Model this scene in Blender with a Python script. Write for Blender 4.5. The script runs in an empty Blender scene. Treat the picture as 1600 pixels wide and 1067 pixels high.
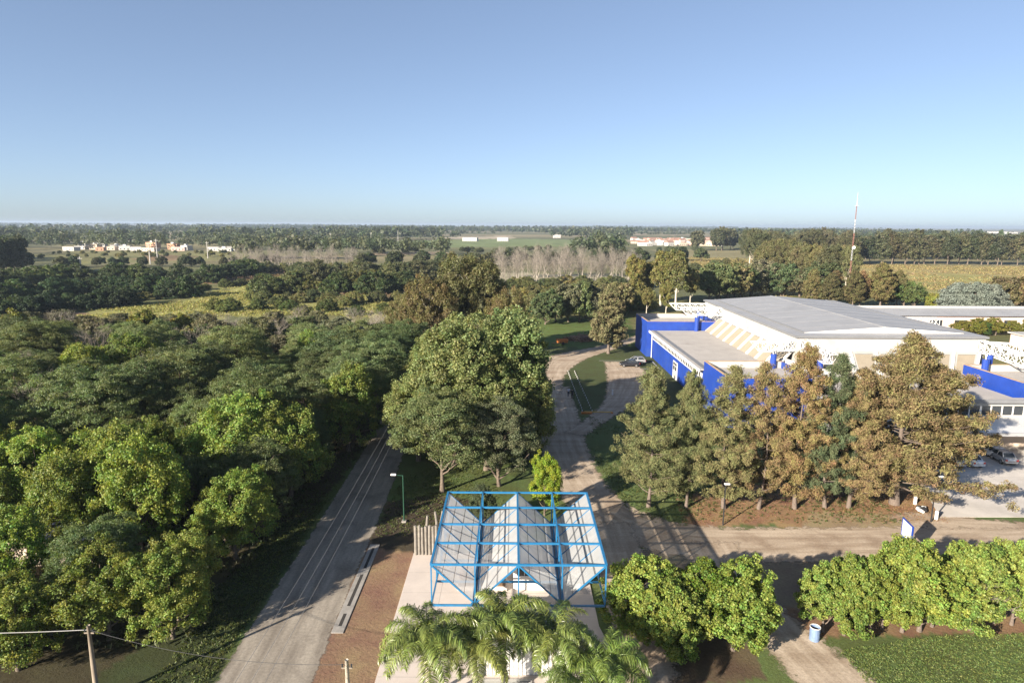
import bpy, math, random
import numpy as np
from mathutils import Matrix, Vector

S = bpy.context.scene
COL = S.collection
R = math.radians
# ------------------------------------------------------------------ camera, sky, sun, exposure
CAM_H = 29.0
PITCH = math.atan(182 / 1000.0)
ROLL = R(0.30)
cd = bpy.data.cameras.new('camera'); cd.sensor_width = 36.0; cd.lens = 22.5
cd.clip_start = 0.5; cd.clip_end = 60000
cam = bpy.data.objects.new('camera', cd); COL.objects.link(cam)
cam.matrix_world = (Matrix.Translation((0, 0, CAM_H)) @ Matrix.Rotation(math.pi / 2 - PITCH, 4, 'X')
                    @ Matrix.Rotation(ROLL, 4, 'Z'))
S.camera = cam

SUN_EL, SUN_AZ = R(20.0), R(225.5)         # azimuth clockwise from +Y (the view direction)
world = bpy.data.worlds.new('World'); S.world = world; world.use_nodes = True
nt = world.node_tree; nt.nodes.clear()
sky = nt.nodes.new('ShaderNodeTexSky'); sky.sky_type = 'NISHITA'; sky.sun_disc = False
sky.sun_elevation = SUN_EL; sky.sun_rotation = SUN_AZ
sky.altitude = 20; sky.air_density = 0.6; sky.dust_density = 0.65; sky.ozone_density = 4.0
bg = nt.nodes.new('ShaderNodeBackground'); bg.inputs['Strength'].default_value = 0.090
out = nt.nodes.new('ShaderNodeOutputWorld')
hs = nt.nodes.new('ShaderNodeHueSaturation'); hs.inputs['Saturation'].default_value = 0.92; hs.inputs['Hue'].default_value = 0.5
nt.links.new(sky.outputs[0], hs.inputs['Color']); gm_ = nt.nodes.new('ShaderNodeGamma'); gm_.inputs['Gamma'].default_value = 0.72      # softens the sky's contrast as the photograph's tone curve does
nt.links.new(hs.outputs[0], gm_.inputs[0]); nt.links.new(gm_.outputs[0], bg.inputs[0]); nt.links.new(bg.outputs[0], out.inputs[0])

sl = bpy.data.lights.new('sun', 'SUN'); sl.energy = 5.0; sl.angle = R(0.53); sl.color = (1.0, 0.90, 0.76)
sun = bpy.data.objects.new('sun', sl); COL.objects.link(sun)
sdir = Vector((math.sin(SUN_AZ) * math.cos(SUN_EL), math.cos(SUN_AZ) * math.cos(SUN_EL), math.sin(SUN_EL)))
sun.rotation_euler = sdir.to_track_quat('Z', 'Y').to_euler()
sun.location = (-60, -60, 80)

S.view_settings.view_transform = 'Standard'; S.view_settings.look = 'None'
S.view_settings.exposure = 1.6; S.view_settings.gamma = 1.0; S.view_settings.use_curve_mapping = False
S.render.engine = 'CYCLES'
S.cycles.use_denoising = True
S.cycles.max_bounces = 6; S.cycles.diffuse_bounces = 3; S.cycles.glossy_bounces = 2
S.cycles.transmission_bounces = 3; S.cycles.transparent_max_bounces = 12; S.cycles.volume_bounces = 0
S.cycles.caustics_reflective = False; S.cycles.caustics_refractive = False

rng = np.random.default_rng(7)
rnd = random.Random(11)
UP = np.array([0, 0, 1.0])
HAZE_TOP = 47.0

# ------------------------------------------------------------------ survey helper: photograph point -> ground point
def gp(x, y, z=0.0):
    u = (x - 800) / 1000.0; v = -(y - 533.5) / 1000.0
    c, s = math.cos(ROLL), math.sin(ROLL)
    u, v = c * u - s * v, s * u + c * v
    d = (u, math.cos(PITCH) + v * math.sin(PITCH), -math.sin(PITCH) + v * math.cos(PITCH))
    t = (z - CAM_H) / d[2]
    return d[0] * t, d[1] * t

# ------------------------------------------------------------------ object helpers
def tag(o, label=None, cat=None, group=None, kind=None):
    if label: o['label'] = label
    if cat: o['category'] = cat
    if group: o['group'] = group
    if kind: o['kind'] = kind
    return o

def empty(name, loc, label, cat, group=None, rz=0.0):
    o = bpy.data.objects.new(name, None); COL.objects.link(o)
    o.location = loc; o.rotation_euler = (0, 0, rz); o.empty_display_size = 0.3
    return tag(o, label, cat, group)

def link(name, me, parent=None, loc=None):
    o = bpy.data.objects.new(name, me); COL.objects.link(o)
    if parent: o.parent = parent
    if loc is not None: o.location = loc
    return o

def mesh_np(name, V, F, mats, tint=None, midx=None, smooth=False):
    """F: (n,4) or (n,3) int array"""
    me = bpy.data.meshes.new(name)
    V = np.ascontiguousarray(V, dtype=np.float32); F = np.ascontiguousarray(F, dtype=np.int32)
    k = F.shape[1]
    me.vertices.add(len(V)); me.vertices.foreach_set('co', V.ravel())
    me.loops.add(F.size); me.loops.foreach_set('vertex_index', F.ravel())
    me.polygons.add(len(F)); me.polygons.foreach_set('loop_start', np.arange(0, F.size, k, dtype=np.int32))
    for m in (mats if isinstance(mats, (list, tuple)) else [mats]): me.materials.append(m)
    if midx is not None: me.polygons.foreach_set('material_index', np.ascontiguousarray(midx, dtype=np.int32))
    if smooth: me.polygons.foreach_set('use_smooth', np.ones(len(F), dtype=bool))
    me.update(calc_edges=True)
    if tint is not None:
        a = me.attributes.new('tint', 'FLOAT_COLOR', 'POINT')
        a.data.foreach_set('color', np.ascontiguousarray(tint, dtype=np.float32).ravel())
    return me

class MB:
    """collects quads/polygons of one piece"""
    def __init__(s): s.v, s.f, s.m = [], [], []
    def box(s, x0, x1, y0, y1, z0, z1, m=0):
        b = len(s.v)
        s.v += [(x0, y0, z0), (x1, y0, z0), (x1, y1, z0), (x0, y1, z0), (x0, y0, z1), (x1, y0, z1), (x1, y1, z1), (x0, y1, z1)]
        s.f += [tuple(b + i for i in q) for q in ((3, 2, 1, 0), (4, 5, 6, 7), (0, 1, 5, 4), (1, 2, 6, 5), (2, 3, 7, 6), (3, 0, 4, 7))]
        s.m += [m] * 6; return s
    def poly(s, pts, m=0):
        b = len(s.v); s.v += [tuple(p) for p in pts]; s.f.append(tuple(range(b, b + len(pts)))); s.m.append(m); return s
    def prism(s, pts, d, m=0):
        """polygon pts extruded by vector d"""
        n = len(pts); b = len(s.v)
        s.v += [tuple(p) for p in pts] + [(p[0] + d[0], p[1] + d[1], p[2] + d[2]) for p in pts]
        s.f += [tuple(range(b + n - 1, b - 1, -1)), tuple(range(b + n, b + 2 * n))]
        for i in range(n):
            j = (i + 1) % n; s.f.append((b + i, b + j, b + n + j, b + n + i))
        s.m += [m] * (n + 2); return s
    def tube(s, pts, rad, n=8, m=0, cap=True):
        b = len(s.v); pts = [np.array(p, float) for p in pts]
        for i, p in enumerate(pts):
            d = pts[min(i + 1, len(pts) - 1)] - pts[max(i - 1, 0)]; d = d / (np.linalg.norm(d) + 1e-9)
            a = np.cross(d, UP if abs(d[2]) < .9 else np.array([1., 0, 0])); a /= np.linalg.norm(a); c = np.cross(d, a)
            r = rad[i] if hasattr(rad, '__len__') else rad
            for k in range(n):
                t = 2 * math.pi * k / n; s.v.append(tuple(p + r * (math.cos(t) * a + math.sin(t) * c)))
        for i in range(len(pts) - 1):
            for k in range(n):
                k2 = (k + 1) % n
                s.f.append((b + i * n + k, b + i * n + k2, b + (i + 1) * n + k2, b + (i + 1) * n + k)); s.m.append(m)
        if cap:
            s.f.append(tuple(b + k for k in range(n))); s.m.append(m)
            s.f.append(tuple(b + (len(pts) - 1) * n + k for k in range(n - 1, -1, -1))); s.m.append(m)
        return s
    def mesh(s, name, mats, smooth=False, bevel=0):
        me = bpy.data.meshes.new(name); me.from_pydata(s.v, [], s.f)
        for m in (mats if isinstance(mats, (list, tuple)) else [mats]): me.materials.append(m)
        me.polygons.foreach_set('material_index', s.m)
        if smooth: me.polygons.foreach_set('use_smooth', [True] * len(me.polygons))
        me.update(); return me
    def build(s, name, mats, parent=None, loc=None, smooth=False, bevel=0):
        o = link(name, s.mesh(name, mats, smooth), parent, loc)
        if bevel:
            b = o.modifiers.new('bevel', 'BEVEL'); b.width = bevel; b.segments = 2; b.limit_method = 'ANGLE'
        return o

_unit = {}
def bar(name, p, q, w, h, mat, parent, round_=False):
    """a straight bar from p to q (parent's space), sharing one unit mesh per material"""
    key = (mat.name, round_)
    if key not in _unit:
        b = MB()
        if round_: b.tube([(0, 0, 0), (0, 0, 1)], .5, 10)
        else: b.box(-.5, .5, -.5, .5, 0, 1)
        _unit[key] = b.mesh('bar', mat, smooth=False)
    p = Vector(p); q = Vector(q); d = q - p; L = d.length
    z = d.normalized(); x = Vector((0, 0, 1)).cross(z)
    if x.length < 1e-4: x = Vector((1, 0, 0))
    x.normalize(); y = z.cross(x)
    M = Matrix((x * w, y * h, z * L)).transposed().to_4x4(); M.translation = p
    o = link(name, _unit[key], parent); o.matrix_local = M
    return o

ORD = ['zeroth', 'first', 'second', 'third', 'fourth', 'fifth', 'sixth', 'seventh', 'eighth', 'ninth', 'tenth', 'eleventh', 'twelfth',
       'thirteenth', 'fourteenth', 'fifteenth', 'sixteenth', 'seventeenth', 'eighteenth', 'nineteenth', 'twentieth'] + \
      ['twenty-' + w for w in ('first', 'second', 'third', 'fourth', 'fifth', 'sixth', 'seventh', 'eighth', 'ninth')] + \
      ['thirtieth'] + ['thirty-' + w for w in ('first', 'second', 'third', 'fourth', 'fifth', 'sixth', 'seventh', 'eighth', 'ninth')] + ['fortieth']

# ------------------------------------------------------------------ materials
def new_mat(name):
    m = bpy.data.materials.new(name); m.use_nodes = True; n = m.node_tree; n.nodes.clear()
    o = n.nodes.new('ShaderNodeOutputMaterial'); return m, n, o

def N(n, t, **kw):
    x = n.nodes.new(t)
    for k, v in kw.items():
        if k in x.inputs: x.inputs[k].default_value = v
        else: setattr(x, k, v)
    return x

def noise(n, scale, detail=4, rough=.55, coord=None):
    t = N(n, 'ShaderNodeTexNoise'); t.inputs['Scale'].default_value = scale; t.inputs['Detail'].default_value = detail
    t.inputs['Roughness'].default_value = rough
    if coord is not None: n.links.new(coord, t.inputs['Vector'])
    return t

def ramp(n, src, stops):
    r = N(n, 'ShaderNodeValToRGB'); e = r.color_ramp.elements
    while len(e) < len(stops): e.new(.5)
    for i, (p, c) in enumerate(stops):
        e[i].position = p; e[i].color = (*c, 1) if len(c) == 3 else c
    n.links.new(src, r.inputs[0]); return r

def plain(name, col, rough=.6, metal=0.0, var=.12, scale=3.0, bump=0.0, bscale=20, spec=.5, dirt=None):
    """a base colour with soft cloudy variation and optional fine relief"""
    m, n, o = new_mat(name)
    p = N(n, 'ShaderNodeBsdfPrincipled'); p.inputs['Roughness'].default_value = rough; p.inputs['Metallic'].default_value = metal
    p.inputs['Specular IOR Level'].default_value = spec
    tc = N(n, 'ShaderNodeTexCoord')
    geo = N(n, 'ShaderNodeNewGeometry')
    t = noise(n, scale, 5, .6, geo.outputs['Position'])
    lo = tuple(c * (1 - var) for c in col); hi = tuple(min(1, c * (1 + var)) for c in col)
    r = ramp(n, t.outputs['Fac'], [(.3, lo), (.7, hi)])
    src = r.outputs[0]
    if dirt:
        t2 = noise(n, dirt[1], 6, .65, geo.outputs['Position'])
        rr = ramp(n, t2.outputs['Fac'], [(dirt[2], (0, 0, 0)), (dirt[2] + .18, (1, 1, 1))])
        mx = N(n, 'ShaderNodeMix', data_type='RGBA'); n.links.new(rr.outputs[0], mx.inputs[0])
        n.links.new(src, mx.inputs[6]); mx.inputs[7].default_value = (*dirt[0], 1); src = mx.outputs[2]
    n.links.new(src, p.inputs['Base Color'])
    if bump:
        b = N(n, 'ShaderNodeBump'); b.inputs['Strength'].default_value = bump; b.inputs['Distance'].default_value = .05
        t3 = noise(n, bscale, 4, .6, geo.outputs['Position']); n.links.new(t3.outputs['Fac'], b.inputs['Height'])
        n.links.new(b.outputs[0], p.inputs['Normal'])
    n.links.new(p.outputs[0], o.inputs[0]); return m

def foliage(name, trans=.28, rough=.55, spec=.35):
    """leaf colour = the object's own colour, varied leaf by leaf ('tint': value, hue, saturation)"""
    m, n, o = new_mat(name)
    oi = N(n, 'ShaderNodeObjectInfo'); at = N(n, 'ShaderNodeAttribute'); at.attribute_name = 'tint'
    sp = N(n, 'ShaderNodeSeparateColor'); n.links.new(at.outputs['Color'], sp.inputs[0])
    h = N(n, 'ShaderNodeHueSaturation')
    mh = N(n, 'ShaderNodeMath', operation='MULTIPLY_ADD'); n.links.new(sp.outputs[1], mh.inputs[0]); mh.inputs[1].default_value = .10; mh.inputs[2].default_value = .45
    mv = N(n, 'ShaderNodeMath', operation='MULTIPLY_ADD'); n.links.new(sp.outputs[0], mv.inputs[0]); mv.inputs[1].default_value = 1.1; mv.inputs[2].default_value = .5
    n.links.new(mh.outputs[0], h.inputs['Hue']); n.links.new(mv.outputs[0], h.inputs['Value'])
    n.links.new(oi.outputs['Color'], h.inputs['Color'])
    p = N(n, 'ShaderNodeBsdfPrincipled'); p.inputs['Roughness'].default_value = rough; p.inputs['Specular IOR Level'].default_value = spec
    t = N(n, 'ShaderNodeBsdfTranslucent')
    tm = N(n, 'ShaderNodeMix', data_type='RGBA', blend_type='MULTIPLY'); tm.inputs[0].default_value = 1
    n.links.new(h.outputs[0], tm.inputs[6]); tm.inputs[7].default_value = (1.5, 1.45, .7, 1)
    n.links.new(h.outputs[0], p.inputs['Base Color']); n.links.new(tm.outputs[2], t.inputs[0])
    mx = N(n, 'ShaderNodeMixShader'); mx.inputs[0].default_value = trans
    n.links.new(p.outputs[0], mx.inputs[1]); n.links.new(t.outputs[0], mx.inputs[2]); n.links.new(mx.outputs[0], o.inputs[0])
    return m

def vcol(name, rough=.9, var=.35, s1=.35, s2=4.0, bump=.5):
    """ground: colour from the sheet's own colour map, broken up by noise at two scales"""
    m, n, o = new_mat(name)
    at = N(n, 'ShaderNodeAttribute'); at.attribute_name = 'tint'
    geo = N(n, 'ShaderNodeNewGeometry')
    a = noise(n, s1, 6, .62, geo.outputs['Position']); b = noise(n, s2, 6, .7, geo.outputs['Position'])
    c = noise(n, .02, 5, .6, geo.outputs['Position'])
    ad = N(n, 'ShaderNodeMath', operation='ADD'); n.links.new(a.outputs['Fac'], ad.inputs[0]); n.links.new(b.outputs['Fac'], ad.inputs[1])
    ad2 = N(n, 'ShaderNodeMath', operation='ADD'); n.links.new(ad.outputs[0], ad2.inputs[0]); n.links.new(c.outputs['Fac'], ad2.inputs[1])
    mr = N(n, 'ShaderNodeMapRange'); mr.inputs[1].default_value = 1.0; mr.inputs[2].default_value = 2.0
    mr.inputs[3].default_value = 1 - var * 1.3; mr.inputs[4].default_value = 1 + var * 1.3
    n.links.new(ad2.outputs[0], mr.inputs[0])
    mh = N(n, 'ShaderNodeMapRange'); mh.inputs[1].default_value = .3; mh.inputs[2].default_value = .7; mh.inputs[3].default_value = .475; mh.inputs[4].default_value = .525
    n.links.new(a.outputs['Fac'], mh.inputs[0])
    h = N(n, 'ShaderNodeHueSaturation'); n.links.new(at.outputs['Color'], h.inputs['Color']); n.links.new(mr.outputs[0], h.inputs['Value']); n.links.new(mh.outputs[0], h.inputs['Hue'])
    p = N(n, 'ShaderNodeBsdfPrincipled'); p.inputs['Roughness'].default_value = rough; p.inputs['Specular IOR Level'].default_value = .15
    n.links.new(h.outputs[0], p.inputs['Base Color'])
    bp = N(n, 'ShaderNodeBump'); bp.inputs['Strength'].default_value = bump; bp.inputs['Distance'].default_value = .12
    n.links.new(b.outputs['Fac'], bp.inputs['Height']); n.links.new(bp.outputs[0], p.inputs['Normal'])
    n.links.new(p.outputs[0], o.inputs[0]); return m

def road_mat(name, c0, c1, stain, track=(0, 1), fade=1.0, rough=.9, s=.5, bump=.4):
    """worn road: two earth tones, stains, and a ragged edge that thins out over the ground ('tint' r = metres from the edge)"""
    m, n, o = new_mat(name)
    geo = N(n, 'ShaderNodeNewGeometry'); at = N(n, 'ShaderNodeAttribute'); at.attribute_name = 'tint'
    sp = N(n, 'ShaderNodeSeparateColor'); n.links.new(at.outputs['Color'], sp.inputs[0])
    mp = N(n, 'ShaderNodeMapping'); n.links.new(geo.outputs['Position'], mp.inputs[0]); mp.inputs['Scale'].default_value = (*track, 1)
    cv = N(n, 'ShaderNodeCombineXYZ'); n.links.new(sp.outputs[1], cv.inputs[0]); mu = N(n, 'ShaderNodeMath', operation='MULTIPLY'); n.links.new(sp.outputs[2], mu.inputs[0]); mu.inputs[1].default_value = .07; n.links.new(mu.outputs[0], cv.inputs[1])
    tk = noise(n, 1.5, 4, .6, cv.outputs[0])
    a = noise(n, s, 6, .65, mp.outputs[0]); b = noise(n, 5, 6, .7, geo.outputs['Position']); c = noise(n, s * .45, 5, .6, geo.outputs['Position'])
    r = ramp(n, a.outputs['Fac'], [(.40, c0), (.60, c1)])
    avg = N(n, 'ShaderNodeMath', operation='ADD'); n.links.new(a.outputs['Fac'], avg.inputs[0]); n.links.new(tk.outputs['Fac'], avg.inputs[1])
    hf = N(n, 'ShaderNodeMath', operation='MULTIPLY'); n.links.new(avg.outputs[0], hf.inputs[0]); hf.inputs[1].default_value = .5; n.links.new(hf.outputs[0], r.inputs[0])
    rs = ramp(n, c.outputs['Fac'], [(.52, (0, 0, 0)), (.70, (1, 1, 1))])
    mx = N(n, 'ShaderNodeMix', data_type='RGBA'); n.links.new(rs.outputs[0], mx.inputs[0]); n.links.new(r.outputs[0], mx.inputs[6]); mx.inputs[7].default_value = (*stain, 1)
    rb = N(n, 'ShaderNodeMapRange'); rb.inputs[1].default_value = .25; rb.inputs[2].default_value = .75; rb.inputs[3].default_value = .72; rb.inputs[4].default_value = 1.22
    n.links.new(b.outputs['Fac'], rb.inputs[0])
    h = N(n, 'ShaderNodeHueSaturation'); n.links.new(mx.outputs[2], h.inputs['Color']); n.links.new(rb.outputs[0], h.inputs['Value'])
    p = N(n, 'ShaderNodeBsdfPrincipled'); p.inputs['Roughness'].default_value = rough; p.inputs['Specular IOR Level'].default_value = .2
    n.links.new(h.outputs[0], p.inputs['Base Color'])
    bp = N(n, 'ShaderNodeBump'); bp.inputs['Strength'].default_value = bump; bp.inputs['Distance'].default_value = .06
    n.links.new(b.outputs['Fac'], bp.inputs['Height']); n.links.new(bp.outputs[0], p.inputs['Normal'])
    if fade:
        ns = noise(n, 1.1, 7, .7, geo.outputs['Position'])
        ma = N(n, 'ShaderNodeMath', operation='MULTIPLY_ADD'); n.links.new(ns.outputs['Fac'], ma.inputs[0]); ma.inputs[1].default_value = -3.2 * fade; ma.inputs[2].default_value = 1.25 * fade
        mb = N(n, 'ShaderNodeMath', operation='ADD'); n.links.new(ma.outputs[0], mb.inputs[0]); n.links.new(sp.outputs[0], mb.inputs[1])
        mr = N(n, 'ShaderNodeMapRange'); n.links.new(mb.outputs[0], mr.inputs[0]); mr.inputs[1].default_value = 0; mr.inputs[2].default_value = .5 * fade
        tr = N(n, 'ShaderNodeBsdfTransparent'); ms = N(n, 'ShaderNodeMixShader')
        n.links.new(mr.outputs[0], ms.inputs[0]); n.links.new(tr.outputs[0], ms.inputs[1]); n.links.new(p.outputs[0], ms.inputs[2]); n.links.new(ms.outputs[0], o.inputs[0])
    else: n.links.new(p.outputs[0], o.inputs[0])
    return m

M = {}
M['leaf'] = foliage('leaf', trans=.34); M['needle'] = foliage('needle', trans=.15, rough=.75, spec=.15); M['frond'] = foliage('frond', trans=.25, rough=.35, spec=.5)
M['bark'] = plain('bark', (.13, .10, .075), .9, var=.35, scale=6, bump=.8, bscale=12)
M['bark_red'] = plain('bark_red', (.13, .10, .08), .9, var=.3, scale=6, bump=.8, bscale=14)
M['bark_pale'] = plain('bark_pale', (.42, .37, .30), .85, var=.25, scale=4, bump=.4, bscale=10)
M['twig'] = plain('twig', (.27, .23, .185), .9, var=.25, scale=2)
M['twig_pale'] = plain('twig_pale', (.27, .235, .195), .9, var=.2, scale=1.5)
M['ground'] = vcol('ground_cover')
M['dirt'] = road_mat('packed_dirt', (.27, .205, .145), (.46, .375, .285), (.25, .185, .13), fade=1.0)
M['asphalt'] = road_mat('worn_paving', (.19, .163, .132), (.31, .272, .222), (.165, .14, .113), track=(1, .25), fade=.35, s=.6, bump=.25)
M['concrete'] = plain('concrete', (.47, .43, .385), .85, var=.14, scale=.35, bump=.15, bscale=25, dirt=((.36, .325, .285), .22, .55))
M['concrete_dark'] = plain('concrete_channel', (.26, .24, .215), .9, var=.2, scale=1.2, bump=.2)
M['slot'] = plain('dark_slot', (.03, .026, .022), .9)
M['slab'] = plain('pink_concrete', (.50, .435, .385), .8, var=.08, scale=.6, bump=.08, bscale=30, dirt=((.43, .37, .32), .5, .6))
M['blue_steel'] = plain('blue_steel', (.016, .135, .285), .4, var=.12, scale=2)
M['blue_wall'] = plain('blue_wall', (.007, .040, .26), .6, var=.16, scale=.5, dirt=((.018, .055, .235), .35, .56))
M['white_wall'] = plain('white_wall', (.37, .36, .34), .7, var=.05, scale=.4, dirt=((.31, .295, .265), .3, .56))
M['white'] = plain('white_paint', (.62, .61, .59), .5, var=.04)
M['cream'] = plain('cream_panel', (.29, .245, .18), .75, var=.08, scale=.6)
M['roof_grey'] = plain('roof_membrane', (.285, .285, .29), .6, var=.08, scale=.25, dirt=((.235, .235, .24), .18, .55))
M['roof_dark'] = plain('roof_edge', (.16, .163, .17), .6, var=.1, scale=.6)
M['roof_warm'] = plain('roof_gravel', (.37, .34, .31), .85, var=.09, scale=.4, dirt=((.29, .265, .24), .25, .55))
M['glass_dark'] = plain('dark_glass', (.03, .035, .04), .12, var=.1)
M['rust'] = plain('coping', (.40, .27, .16), .9, var=.2, scale=1)
M['log'] = plain('weathered_log', (.19, .17, .145), .9, var=.25, scale=2.5, bump=.5)
M['soil'] = plain('soil', (.20, .125, .075), .95, var=.3, scale=2, bump=.6)
M['black'] = plain('black_paint', (.02, .02, .022), .45)
M['green_paint'] = plain('green_paint', (.012, .055, .032), .5)
M['wood_pole'] = plain('pole_timber', (.22, .18, .135), .9, var=.2, scale=2)
M['wire'] = plain('cable', (.20, .195, .19), .5)
M['black_wire'] = plain('black_cable', (.03, .03, .03), .6)
M['shaft'] = plain('palm_shaft', (.10, .13, .04), .6)
M['brush'] = plain('cut_branches', (.27, .175, .125), .9, var=.3, scale=2)
M['orange'] = plain('orange_paint', (.55, .19, .05), .6, var=.15)
M['yellow'] = plain('yellow_paint', (.62, .38, .06), .6, var=.15)
M['red'] = plain('red_paint', (.22, .10, .08), .7)
M['tyre'] = plain('tyre', (.02, .02, .02), .9)
M['rim'] = plain('rim', (.45, .45, .46), .35, metal=.8)
M['car_black'] = plain('car_black', (.02, .022, .028), .18, var=.02)
M['car_white'] = plain('car_white', (.74, .74, .73), .22, var=.02)
M['car_silver'] = plain('car_silver', (.48, .48, .48), .25, metal=.5, var=.02)
M['lamp_red'] = plain('tail_lamp', (.40, .015, .012), .25)
M['lamp_clear'] = plain('head_lamp', (.75, .75, .72), .15)
M['drum'] = plain('drum_blue', (.14, .20, .32), .6, var=.15, scale=4)
M['tarp'] = plain('shed_roof', (.035, .042, .075), .5, var=.15)
M['skin'] = plain('skin', (.42, .25, .17), .6)
M['cloth_white'] = plain('cloth_white', (.62, .58, .60), .8)
M['cloth_black'] = plain('cloth_black', (.02, .02, .022), .85)
M['cloth_navy'] = plain('cloth_navy', (.03, .035, .06), .85)
M['hair'] = plain('hair', (.02, .015, .012), .6)
M['plaster_white'] = plain('plaster_white', (.42, .40, .375), .8, var=.08, scale=.3)
M['plaster_tan'] = plain('plaster_tan', (.52, .42, .33), .8, var=.1, scale=.3)
M['plaster_orange'] = plain('plaster_orange', (.42, .24, .15), .8, var=.1, scale=.3)
M['plaster_pink'] = plain('plaster_pink', (.60, .44, .38), .8, var=.1, scale=.3)
M['tile_red'] = plain('tile_red', (.26, .15, .11), .85, var=.2, scale=.6)

def poly_panel():
    m, n, o = new_mat('polycarbonate')
    geo = N(n, 'ShaderNodeNewGeometry')
    t = noise(n, .8, 4, .6, geo.outputs['Position'])
    mp = N(n, 'ShaderNodeMapping'); n.links.new(geo.outputs['Position'], mp.inputs[0]); mp.inputs['Scale'].default_value = (.4, 9, .4)
    t2 = noise(n, 1.0, 3, .6, mp.outputs[0])
    ad = N(n, 'ShaderNodeMath', operation='ADD'); n.links.new(t.outputs['Fac'], ad.inputs[0]); n.links.new(t2.outputs['Fac'], ad.inputs[1])
    r = ramp(n, ad.outputs[0], [(.7, (.62, .63, .64)), (1.0, (.80, .80, .79))]); r.color_ramp.elements[0].position = .35; r.color_ramp.elements[1].position = .65
    hv = N(n, 'ShaderNodeMath', operation='MULTIPLY'); n.links.new(ad.outputs[0], hv.inputs[0]); hv.inputs[1].default_value = .5; n.links.new(hv.outputs[0], r.inputs[0])
    d = N(n, 'ShaderNodeBsdfDiffuse'); tl = N(n, 'ShaderNodeBsdfTranslucent'); tr = N(n, 'ShaderNodeBsdfTransparent'); gl = N(n, 'ShaderNodeBsdfGlossy')
    n.links.new(r.outputs[0], d.inputs[0]); n.links.new(r.outputs[0], tl.inputs[0]); tr.inputs[0].default_value = (.93, .95, .96, 1); gl.inputs['Roughness'].default_value = .25
    a = N(n, 'ShaderNodeMixShader'); a.inputs[0].default_value = .58; n.links.new(d.outputs[0], a.inputs[1]); n.links.new(tl.outputs[0], a.inputs[2])
    b = N(n, 'ShaderNodeMixShader'); b.inputs[0].default_value = .20; n.links.new(a.outputs[0], b.inputs[1]); n.links.new(tr.outputs[0], b.inputs[2])
    c = N(n, 'ShaderNodeMixShader'); c.inputs[0].default_value = .06; n.links.new(b.outputs[0], c.inputs[1]); n.links.new(gl.outputs[0], c.inputs[2])
    n.links.new(c.outputs[0], o.inputs[0]); return m
M['poly'] = poly_panel()

# ------------------------------------------------------------------ the ground
def vnoise(x, y, scale, seed):
    x = np.asarray(x) / scale + seed * 17.3; y = np.asarray(y) / scale + seed * 9.7
    xi = np.floor(x).astype(np.int64); yi = np.floor(y).astype(np.int64); fx = x - xi; fy = y - yi
    fx = fx * fx * (3 - 2 * fx); fy = fy * fy * (3 - 2 * fy)
    def h(a, b):
        v = (a * 374761393 + b * 668265263 + seed * 1442695) & 0x7fffffff
        v = ((v ^ (v >> 13)) * 1274126177) & 0x7fffffff
        return ((v ^ (v >> 16)) & 0xffff) / 65535.0
    return (h(xi, yi) * (1 - fx) + h(xi + 1, yi) * fx) * (1 - fy) + (h(xi, yi + 1) * (1 - fx) + h(xi + 1, yi + 1) * fx) * fy

def inside(x, y, poly):
    r = np.zeros(np.shape(x), bool); n = len(poly)
    for i in range(n):
        x1, y1 = poly[i]; x2, y2 = poly[(i + 1) % n]
        c = ((y1 > y) != (y2 > y)) & (x < (x2 - x1) * (y - y1) / (y2 - y1 + 1e-12) + x1)
        r ^= c
    return r

def px(*pts): return [gp(*p) for p in pts]

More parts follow.
